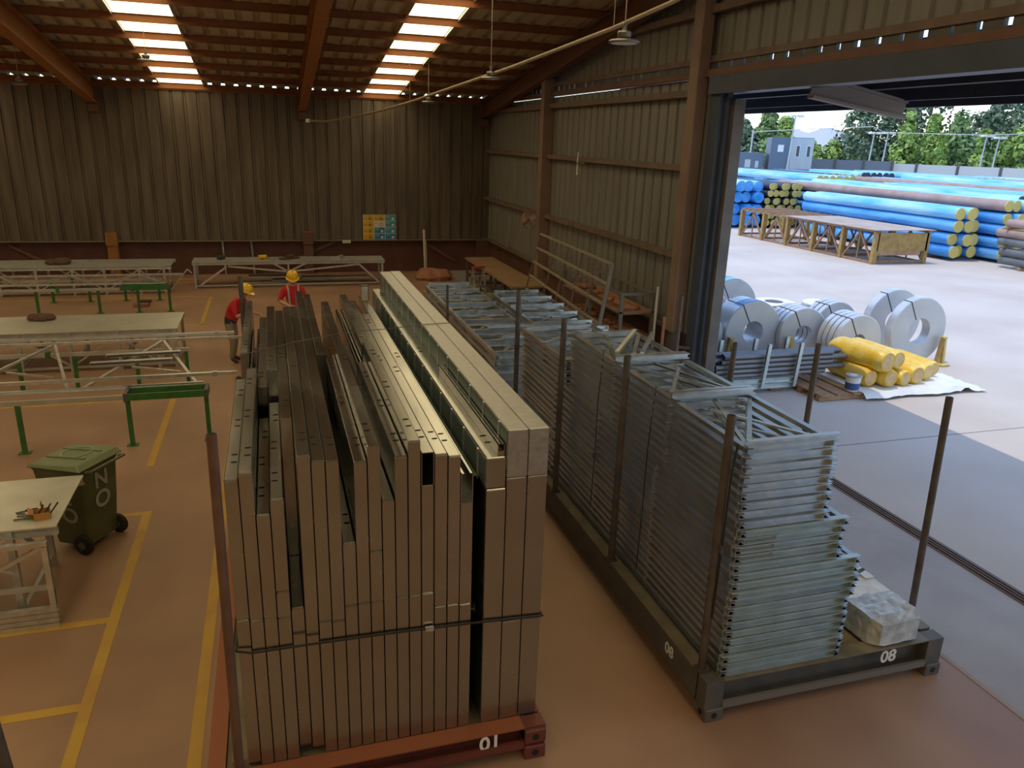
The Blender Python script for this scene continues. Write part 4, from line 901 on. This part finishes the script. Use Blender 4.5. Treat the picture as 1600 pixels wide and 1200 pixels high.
# ================================================================== YARD
coilm = mat('coil_steel', (.62, .63, .64), .35, .55, (.72, .73, .74), 3, 4)
coilf = mat('coil_face', (.50, .50, .50), .5, .3, (.58, .57, .56), 2, 5)
bluef = mat('blue_film', (.20, .48, .78), .4)
def coil(label, x, y, r, ri, wd, rz=0., flat=False, group=None, blue=False, z=0.):
    t = thing('steel_coil', label, 'coil', (x, y, z), rz, group); ax = 'z' if flat else 'y'; c = (0,0,0) if flat else (0,0,r)
    b_ = .012
    MB().lathe([(ri,0),(ri,wd),(r-b_,wd),(r,wd-b_),(r,b_),(r-b_,0)], c, ax, 48, True).build('winding', coilm, t, smooth=True)
    MB().lathe([(ri+.004,-.003),(r-.02,-.003),(r-.02,.001),(ri+.004,.001)], c, ax, 40, True).build('edge_face', coilf, t) if not flat else MB().lathe([(ri+.004,wd-.001),(r-.02,wd-.001),(r-.02,wd+.003),(ri+.004,wd+.003)], c, ax, 40, True).build('edge_face', white, t)
    if not flat:
        a = math.radians(118)
        MB().bar((ri*math.cos(a),-.006,r+ri*math.sin(a)),(r*math.cos(a),-.006,r+r*math.sin(a)),.004,.022,(1,0,0)).build('band', black, t); MB().bar((r*math.cos(a)*1.003,-.006,r+r*math.sin(a)*1.003),(r*math.cos(a)*1.003,wd,r+r*math.sin(a)*1.003),.022,.004,(math.cos(a),0,math.sin(a))).build('band', black, t)
        if blue:
            s = MB()
            for k in range(9):
                a = math.radians(70+k*6.5)
                s.v += [(math.cos(a)*(r+.004), -.004, r+math.sin(a)*(r+.004)), (math.cos(a)*(r+.004), wd, r+math.sin(a)*(r+.004))]
            for k in range(8): s.f.append((2*k,2*k+1,2*k+3,2*k+2))
            s.build('blue_film', bluef, t)
    return t
coil('large steel coil with blue film on top, behind the pipe cradle', 9.95, 14.0, .70, .25, .28, blue=True)
coil('wide steel coil directly behind the large blue-filmed coil', 9.98, 14.32, .69, .25, .34)
coil('leftmost steel coil half hidden by the door edge', 8.62, 14.05, .62, .22, .3)
coil('steel coil with pale face behind the leftmost coils', 9.75, 15.75, .68, .24, .3)
coil('steel coil with blue stripe at the upper left of the coil group', 11.0, 16.5, .71, .25, .3, blue=True)
coil('second blue-striped coil behind the upper left coil', 11.0, 16.85, .71, .25, .25, blue=True)
coil('flat-lying white steel coil, left of the two flat ones', 12.6, 17.0, .56, .24, .35, flat=True, z=.35); coil('flat-lying white steel coil, right of the two flat ones', 13.55, 16.2, .56, .24, .35, flat=True, z=.45)
for k, (x, y, z) in enumerate(((12.6,17.0,.35),(13.55,16.2,.45))):
    t = thing('coil_pallet', f'timber block stand under the {("left","right")[k]} flat coil', 'pallet', (x,y,0))
    for a in (-.35,0,.35): MB().box(a-.06,a+.06,-.45,.45,0,z-.04).build('bearer', wood, t)
    for a in (-.36,0,.36): MB().box(-.5,.5,a-.06,a+.06,z-.04,z).build('deck_board', wood, t)
for k in range(4): coil(f'narrow slit coil between the yellow stands, {ORD[k+1]} from the front', 11.15, 13.85+.16*k, .62, .22, .13, group='slit coils beside the yellow stands')
for k in range(4): coil(f'narrow slit coil behind the yellow rolls, {ORD[k+1]} from the front', 12.05, 13.15+.16*k, .60, .18, .13, group='slit coils behind the yellow rolls')
for k in range(3): coil(f'narrow slit coil in the back middle row, {ORD[k+1]} from the front', 12.55, 14.5+.17*k, .60, .20, .13, group='slit coils in the back middle row')
coil('large open-centred steel coil at the right end of the group', 13.75, 13.25, .76, .30, .22); coil('large steel coil just behind the right-end coil', 13.95, 14.2, .76, .26, .22)
for k, (x, y) in enumerate(((10.72,13.72),(10.75,14.2),(14.35,13.1),(9.35,13.9))):
    t = thing('coil_stand', 'yellow A-shaped coil stand '+('in front of the slit coils','between the big coil and slit coils','beside the right-end coil','left of the big coil')[k], 'stand', (x, y, 0))
    MB().bar((-.09,0,0),(-.02,0,.62),.06,.08,(0,1,0)).build('leg', rusty if k else capy, t); MB().bar((.09,0,0),(.02,0,.62),.06,.08,(0,1,0)).build('leg', capy, t); MB().box(-.12,.12,-.2,.2,0,.03).build('base', capy, t); MB().box(-.05,.05,-.05,.05,.60,.64).build('cap', capy, t)
# pipe cradle
cr = thing('pipe_cradle', 'galvanised cradle with uprights in front of the large coil', 'cradle', (8.12, 12.05, 0))
MB().box(0,.3,.1,.4,0,.08).build('bearer', wood, cr); MB().box(1.1,1.4,.1,.4,0,.08).build('bearer', wood, cr)
MB().chan((0,0.04,.13),(1.6,0.04,.13),.06,.10,.008,1).build('base_rail', galve, cr); MB().chan((0,.45,.13),(1.6,.45,.13),.06,.10,.008,-1).build('base_rail', galve, cr); MB().chan((.0,.04,.24),(1.6,.04,.24),.06,.10,.008,1).build('base_rail', galve, cr)
for xx in (.04,.82,1.55):
    for yy in (.02,.47): MB().chan((xx,yy,.10),(xx+.06,yy,.98),.07,.06,.006,1,(0,1,0)).build('upright', galve, cr)
k = 0
for r_ in range(5):
    for c in range(3):
        k += 1
        t = thing('steel_pipe', f'dull steel pipe lying in the cradle, {ORD[r_+1]} row up, {ORD[c+1]} from the front', 'pipe', (7.9+random.uniform(0,.25), 12.19+c*.12, .335+r_*.095), group='pipes in the cradle')
        L_ = 2.5+random.uniform(-.2,.5); MB().cyl((0,0,0),(L_,0,0),.045,10).build('tube', mat('pipe_dull', (.26, .25, .25), .5, .5), t, smooth=True); MB().cyl((-.002,0,0),(.002,0,0),.036,8).build('bore', hole, t)
t = thing('timber_plank', 'pale timber plank sloping behind the cradle pipes', 'plank', (9.65, 12.98, 0)); MB().bar((0,0,.52),(1.2,-.1,.26),.24,.05).build('board', woodo, t); MB().box(.1,.3,-.12,.1,0,.44).build('block', wood, t); MB().box(.9,1.1,-.2,.0,0,.25).build('block', wood, t)
# pallet with tarp and yellow rolls
pl = thing('tarp_pallet', 'low timber pallet covered with a white tarpaulin', 'pallet', (9.75, 11.35, 0))
for yy in (.08,.65,1.2): MB().box(0,3.3,yy-.05,yy+.05,0,.09).build('bearer', wood, pl)
for k in range(9): MB().box(.02+k*.37,.32+k*.37,0,1.3,.09,.115).build('deck_board', wood, pl)
s = MB(); nx, ny = 34, 14
for i in range(nx+1):
    for j in range(ny+1):
        x_ = .95+2.95*i/nx; y_ = -.14+1.5*j/ny; z_ = .122+.008*random.random()
        if j == 0: z_ = .03+.02*random.random()
        if x_ > 3.3: z_ = max(.02, .12-(x_-3.3)*.3)+.04*random.random()
        s.v.append((x_, y_-(.12*math.sin(i*.4) if j == 0 else 0)*.3, z_))
for i in range(nx):
    for j in range(ny): a = i*(ny+1)+j; s.f.append((a,a+ny+1,a+ny+2,a+1))
s.build('tarpaulin', whitefilm, pl, smooth=True)
def roll(label, x, y, z, r, L_, rz=0., tip=0.):
    t = thing('yellow_roll', label, 'roll', (x, y, z), rz, 'yellow wrapped rolls'); s = MB(); k = 20; n_ = 14
    for a in range(n_+1):
        f = a/n_; sc = 1-.22*max(0, 1-f/.06)-.35*max(0, (f-.9)/.1)
        for b2 in range(k):
            th = 2*math.pi*b2/k; rr = r*sc*(1+.045*math.sin(3*th+5*f)+.05*(random.random()-.5)); s.v.append((rr*math.cos(th), f*L_, r+rr*math.sin(th)+tip*f))
    for a in range(n_):
        for b2 in range(k): c = (b2+1) % k; s.f.append((a*k+b2,a*k+c,(a+1)*k+c,(a+1)*k+b2))
    s.f.append(tuple(n_*k+i for i in range(k))); s.build('wrap', bagy, t, smooth=True)
    MB().lathe([(.001,.012),(r*.45,.0),(r*.70,.006),(r*.76,.02),(r*.6,.04)], (0,-.012,r), 'y', 18).build('end_core', bagend, t, smooth=True)
    MB().lathe([(r*.62,.03),(r*.78,-.008),(r*.84,.0),(r*.82,.05)], (0,-.005,r), 'y', 18, True).build('end_fold', bagy, t, smooth=True)
zt = .132
for k, (x, y, r) in enumerate(((11.08,11.6,.185),(11.46,11.48,.19),(11.84,11.50,.165),(12.20,11.56,.195),(12.62,11.72,.185),(13.0,11.95,.165))): roll(f'yellow plastic-wrapped roll in the bottom row, {ORD[k+1]} from the left', x, y, zt, r, 1.15, random.uniform(-.08,.12))
roll('yellow wrapped roll on top of the pile, at the front', 11.26, 11.42, zt+.33, .225, 1.35, .14); roll('yellow wrapped roll on top of the pile, at the back right', 11.68, 11.60, zt+.32, .20, 1.25, .12)
bk = thing('paint_bucket', 'white bucket with blue label beside the yellow rolls', 'bucket', (10.62, 11.55, .116))
MB().lathe([(.001,0),(.125,0),(.145,.29),(.152,.29),(.152,.31),(.001,.31)], n=24).build('tub', drum, bk, smooth=True); MB().lathe([(.128,.03),(.139,.17),(.1395,.17),(.130,.03)], n=24, closed=True).build('label_band', drumb, bk)
MB().lathe([(.001,.308),(.15,.312),(.155,.30),(.155,.285)], n=24).build('lid', mat('lid_grey', (.35, .35, .36), .5), bk)
# ---- rusty yard table
yt = thing('yard_table', 'long rusty steel trestle table in front of the blue pipes', 'table', (24.4, 26.7, 0))
D_ = 10.0; W_ = 2.9; ZT = 1.42
for k in range(6):
    yy = k*D_/5
    for xx in (.1, W_-.1): MB().bar((xx,yy+.05,0),(xx,yy+.05,ZT-.06),.22 if xx < 1 else .18,.16,(0,1,0)).build('leg', rusty, yt)
    MB().bar((.1,yy+.05,.1),(W_-.1,yy+.05,.1),.08,.1).build('stretcher', rust, yt)
    if k < 5:
        for xx in (.1, W_-.1):
            y0_, y1_ = yy+.15, yy+D_/5-.1
            MB().bar((xx,y0_,.12),(xx,(y0_+y1_)/2,ZT-.15),.07,.07).build('brace', rust, yt); MB().bar((xx,(y0_+y1_)/2,ZT-.15),(xx,y1_,.12),.07,.07).build('brace', rust, yt); MB().bar((xx,(y0_+y1_)/2,.1),(xx,(y0_+y1_)/2,ZT-.1),.05,.05,(0,1,0)).build('brace', rust, yt)
        MB().bar((.4,y0_,.12),(W_-.4,y1_,ZT-.15),.06,.06).build('brace', rust, yt)
for xx in (.1, W_-.1): MB().bar((xx,0,.06),(xx,D_,.06),.08,.08).build('bottom_rail', rust, yt); MB().bar((xx,-.05,ZT-.05),(xx,D_+.1,ZT-.05),.12,.10).build('top_rail', rust, yt)
for k in range(3): MB().box(-.12,W_+.12,-.15+k*2.1,-.15+k*2.1+2.06,ZT,ZT+.03).build('top_board', boardm, yt)
for k in range(8): MB().box(.0,W_,6.3+k*.5,6.5+k*.5,ZT,ZT+.05).build('top_slat', rust, yt)
MB().box(.15,W_-.1,-.03,.03,.55,ZT-.1).build('end_board', rusty, yt); MB().box(.2,W_-.4,-.02,.02,.36,.55).build('end_board', wood, yt)
# ---- pipe stacks
pipe_me = {}
def pmesh(r, L_, m_):
    k = (round(r,3), round(L_,1), m_.name)
    if k not in pipe_me: pipe_me[k] = MB().cyl((0,0,0),(0,L_,0),r*.985,14).mesh('pipe_wall', m_, smooth=True)
    return pipe_me[k]
capmesh = {}
def cmesh(r, m_):
    k = (round(r,3), m_.name)
    if k not in capmesh: capmesh[k] = MB().cyl((0,-.05,0),(0,.0,0),r*.99,14).mesh('end_cap', m_)
    return capmesh[k]
NP = [0]
def stack(where, x0, y0, L_, layers, cols, r, pick, cap=capy, sides_only=True, bearers=True, zb_=0.):
    z = zb_+.12
    bt = thing('timber_bearer', f'timber bearers under {where}', 'bearers', (x0, y0, zb_))
    for q in (.12,.5,.88): MB().box(-.05, cols*2*r+.05, L_*q-.06, L_*q+.06, 0, .12).build('bearer', wood, bt)
    for l in range(layers):
        for c in range(cols):
            if sides_only and 0 < c and l < layers-1: continue
            m_ = pick(l, c); NP[0] += 1
            kind = 'blue-wrapped' if m_ in (bluew, bluel) else ('grey' if m_ == pipeg else ('brown' if m_ == pipeb else 'dark'))
            t = thing('pipe', f'{kind} pipe of {where}, {ORD[l+1]} layer up, {ORD[c+1]} from left', 'pipe', (x0+r+c*2*r, y0+random.uniform(-.25,.25), z+r), group=f'pipes of {where}')
            put('pipe_wall', pmesh(r, L_, m_), t)
            if cap: put('end_cap', cmesh(r, cap if m_ != pipeg else m_), t)
        z += 2*r
        if l < layers-1 and l % 2 == 1:
            t = thing('timber_spacer', f'timber spacers above the {ORD[l+1]} layer of {where}', 'spacers', (x0, y0, z))
            for q in (.1,.4,.7,.97): MB().box(-.25, cols*2*r+.1, L_*q-.05, L_*q+.05, 0, .06).build('spacer', wood, t)
            z += .06
    return z
B = lambda l, c: bluel if (l*7+c*3) % 3 == 0 else bluew
stack('the blue stack behind the yard table', 29.0, 27.3, 10.6, 4, 3, .27, lambda l, c: bluel if l == 3 else bluew, sides_only=False)  # lit top layer and shaded layers below are put into the two blues
stack('the yellow-capped blue stack', 30.9, 26.4, 16.5, 5, 4, .25, lambda l, c: pipeb if (l, c) == (4, 0) else (bluel if l == 4 else bluew), sides_only=False)  # lighter blue on the top layer paints in the light from above
stack('the grey and brown stack', 30.0, 15.0, 10.7, 5, 3, .18, lambda l, c: pipeb if l >= 3 else pipeg, cap=None)
stack('the dark yellow-capped stack', 28.25, 40.2, 12, 6, 6, .2, lambda l, c: piped, sides_only=False)
stack('the blue stack by the door edge', 25.5, 40.4, 14, 4, 4, .32, B, cap=bluew, sides_only=False)
for i, (x, y, L_, la, co, r) in enumerate(((33.6,28,15,5,4,.26),(36.2,22,18,5,5,.26),(39.4,30,16,5,5,.27),(42.7,24,18,5,5,.27),(46.2,33,16,5,5,.28),(50,27,18,5,5,.28),(54,36,14,5,5,.28),(36,46,14,5,6,.27),(40,50,9,5,6,.27),(45,52,6.5,5,6,.28),(50,46,13,5,6,.28))):
    stack(f'the {ORD[i+1]} deeper blue stack', x, y, L_, la, co, r, (lambda l, c, i=i: pipeb if (i in (2,5) and l == 4 and c < 2) else (piped if (i == 8 and c < 3 and l == 4) else (bluel if (c+l+i) % 3 else bluew))), cap=capy if i % 3 else piped)
# ---- boundary walls, office, poles
def wall_seg(name, a, b, h, m_, n, capm=None):
    t = struct(MB().bar((a[0],a[1],h/2),(b[0],b[1],h/2),.15,h).build(name, m_))
    for k in range(n+1):
        f = k/n; MB().bar((a[0]+(b[0]-a[0])*f, a[1]+(b[1]-a[1])*f-.12, 0),(a[0]+(b[0]-a[0])*f, a[1]+(b[1]-a[1])*f-.12, h+.12),.18,.18,(0,1,0)).build('fence_post', rackgrey, t)
wall_seg('wall_yard', (47.5,66.5), (57.5,62.5), 3.8, wallg, 4); wall_seg('wall_boundary', (57,64), (74,46.5), 3.62, walll, 7)
of = thing('site_office', 'two-storey container office with pale upper front and outside stairs', 'building', (43.1, 61.6, 0), -.52)
for z0_, z1_, mm in ((.2,2.8,contd),(2.85,5.6,contd)):
    u = MB().box(0,3.6,0,5,z0_,z1_).build('container', mm, of)
    MB().box(1.75,3.62,-.03,.0,z0_+.05,z1_-.05).build('front_panel', contl, u)
    for xx, ww in ((2.15,.35),(3.05,.35)):
        wn = MB().box(xx,xx+ww,-.06,-.03,z0_+1.1,z0_+2.1).build('window', white, u); MB().box(xx+.05,xx+ww-.05,-.07,-.06,z0_+1.15,z0_+2.05).build('pane', glassd, wn)
    MB().box(.6,1.1,-.03,0,z0_+1.5,z0_+2.1).build('window', white, u)
for k in range(10): MB().box(3.6+k*.17,3.8+k*.17,-.9,-.1,2.7-k*.27,2.75-k*.27).build('stair_tread', rackgrey, of)
MB().bar((3.6,-.9,3.7),(5.3,-.9,1.0),.05,.05).build('stair_rail', rackgrey, of); MB().box(2.4,3.6,-.95,0,2.72,2.8).build('landing', rackgrey, of)
o2 = thing('storage_container', 'low slate-blue container left of the site office', 'container', (41.0, 63.3, 0), -.52); MB().box(0,2.2,0,5,-.011,4.2).build('shell', contd, o2); MB().box(.6,1.1,-.03,0,2.9,3.6).build('window', contl, o2); MB().box(1.5,1.8,-.03,0,2.9,3.5).build('window', contl, o2)
for k, (x, y, h) in enumerate(((56.2,64.3,6.4),(59.2,65.8,6.5),(65.3,59.8,6.45),(66.0,59.0,6.3),(44.2,60.5,7.4))):
    t = thing('light_pole', ('floodlight pole before the dark trees, left of two','floodlight pole before the dark trees, right of two','left of the two close floodlight poles at right','right of the two close floodlight poles at right','thin pole before the container office')[k], 'pole', (x, y, 0))
    MB().cyl((0,0,0),(.25,0,h),.10,8,.06).build('mast', walll, t); MB().bar((-.4,.3,h),(.9,-.3,h),.08,.08).build('crossarm', walll, t); MB().box(-.3,.1,-.2,.2,h-.12,h+.08).build('floodlight', white, t); MB().box(.5,.9,-.3,.1,h-.12,h+.08).build('floodlight', white, t)
t = thing('power_line', 'overhead wire sagging between the floodlight poles', 'wire', (48, 72, 0)); MB().tube([(0,0,6.2),(4,-3.5,6.6),(8.2,-7.7,6.95),(11,-6.2,6.5),(17.3,-12.2,6.5),(26,-22,7.2)], .035, 4).build('cable', walll, t); MB().cyl((-.0,0,0),(0,0,6.4),.08,6).build('pole', walll, t)
# ---- trees
def tree(name, label, x, y, h, wd, m_, shape='oval', dens=3200, leaf=.5, bare=.12):
    t = thing(name, label, 'tree', (x, y, 0), random.random()*6)
    MB().tube([(0,0,0),(.1,.05,h*.35),(-.05,.1,h*.8)], max(.07, wd*.018), 6).build('trunk', bark, t)
    s = MB(); clumps = []
    for k in range(46):
        f = random.random()
        z = h*(bare+(1-bare)*f); pr_ = {'oval': math.sin(math.pi*(.12+.80*f)), 'cone': (1-f*.93)**.75*min(1, .35+f*4), 'bush': math.sqrt(max(0,1-f*f))}[shape]
        a = random.random()*6.28; rr = wd/2*pr_*(.35+.6*random.random()); clumps.append((rr*math.cos(a), rr*math.sin(a), z, wd*.16*(.6+.8*random.random())*(.5+.6*pr_)))
    for k in range(dens):
        cx, cy, cz, cr_ = random.choice(clumps)
        u_ = Vector((random.gauss(0,1), random.gauss(0,1), random.gauss(0,1))).normalized()*cr_*(.55+.5*random.random())
        p_ = Vector((cx, cy, cz))+Vector((u_.x, u_.y, u_.z*1.25)); p_.z = max(p_.z, .3)
        nrm = (u_.normalized()+Vector((random.uniform(-.6,.6), random.uniform(-.6,.6), random.uniform(-.2,.8)))).normalized()
        a = nrm.orthogonal().normalized(); b2 = nrm.cross(a); an = random.random()*6.28; a, b2 = a*math.cos(an)+b2*math.sin(an), b2*math.cos(an)-a*math.sin(an)
        l = leaf*(.6+.8*random.random()); i = len(s.v)
        s.v += [tuple(p_-a*l*.5), tuple(p_+b2*l*.35), tuple(p_+a*l*.5), tuple(p_-b2*l*.35)]; s.f.append((i,i+1,i+2,i+3))
    me = bpy.data.meshes.new('foliage'); me.from_pydata(s.v, [], s.f); me.materials.append(m_); put('foliage', me, t)
    return t
T = [('broadleaf_tree','slim dark tree at the far left of the yard',52,79.5,7.3,4.5,leafd,'oval'),('broadleaf_tree','tall mid-green tree behind the container office',54,78,8.6,5.4,leafm,'cone'),('broadleaf_tree','rounded light green tree right of the container office',58.2,81,7.9,3.8,leafl,'oval'),
 ('broadleaf_tree','huge dark tree in the middle, left one',71.5,83,10.6,8,leafd,'oval'),('broadleaf_tree','huge dark tree in the middle, right one',75.5,82,12.5,8,leafd,'oval'),('broadleaf_tree','tallest dark tree reaching the canopy edge',81,83,14.5,9,leafd,'oval'),
 ('poplar_tree','bright green pointed poplar, leftmost of the row',65,69.3,8.5,4.6,leafl,'cone'),('poplar_tree','bright green pointed poplar, second of the row',66.9,67.6,8.3,3.8,leafl,'cone'),('poplar_tree','small slim poplar between the larger ones',65.9,65.2,6.8,2.0,leafl,'cone'),('poplar_tree','broad mid-green poplar in the middle of the row',68.6,66,8.5,5,leafm,'cone'),
 ('broadleaf_tree','dark airy tree behind the poplar row',82,75,11.6,8,leafd,'oval'),('poplar_tree','pale yellow-green poplar by the close floodlight poles',67.8,62.2,7.0,2.6,leafl,'cone'),('eucalyptus_tree','tall airy tree with bare trunk at the right',87,76,12.6,7,leafd,'oval'),('poplar_tree','short poplar right of the close floodlight poles',68.7,61.2,6.4,3,leafm,'oval'),('poplar_tree','yellow-green tree cut by the right picture edge',68.8,58,7.3,4.4,leafl,'oval'),('broadleaf_tree','dark tree at the far right behind the boundary wall',93,72,12,8,leafd,'oval')]
for a in T: tree(*a)
for k in range(7):
    x = 62+k*2.2; y = 88-k*1.0; tree('hedge_bush', f'light green bush in the far hedge, {ORD[k+1]} from the left', x, y, 5.4+random.random()*.9, 4.2, leafl if k < 5 else leafm, 'bush', 1500, .5, .05)
# ---- distant hills
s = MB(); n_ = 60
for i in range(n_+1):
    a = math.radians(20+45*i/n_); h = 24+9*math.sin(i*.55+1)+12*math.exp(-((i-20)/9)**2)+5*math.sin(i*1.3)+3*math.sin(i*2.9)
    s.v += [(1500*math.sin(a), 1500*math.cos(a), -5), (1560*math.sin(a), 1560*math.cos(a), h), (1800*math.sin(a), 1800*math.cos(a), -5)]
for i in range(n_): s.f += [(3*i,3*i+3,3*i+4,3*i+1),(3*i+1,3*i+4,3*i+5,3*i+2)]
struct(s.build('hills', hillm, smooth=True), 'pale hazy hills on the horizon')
MBg = MB().box(-1500, 2500, 60, 2600, -.6, -.25); struct(MBg.build('ground_far', mat('far_earth', (.30, .30, .22), .9)), 'flat land beyond the yard')
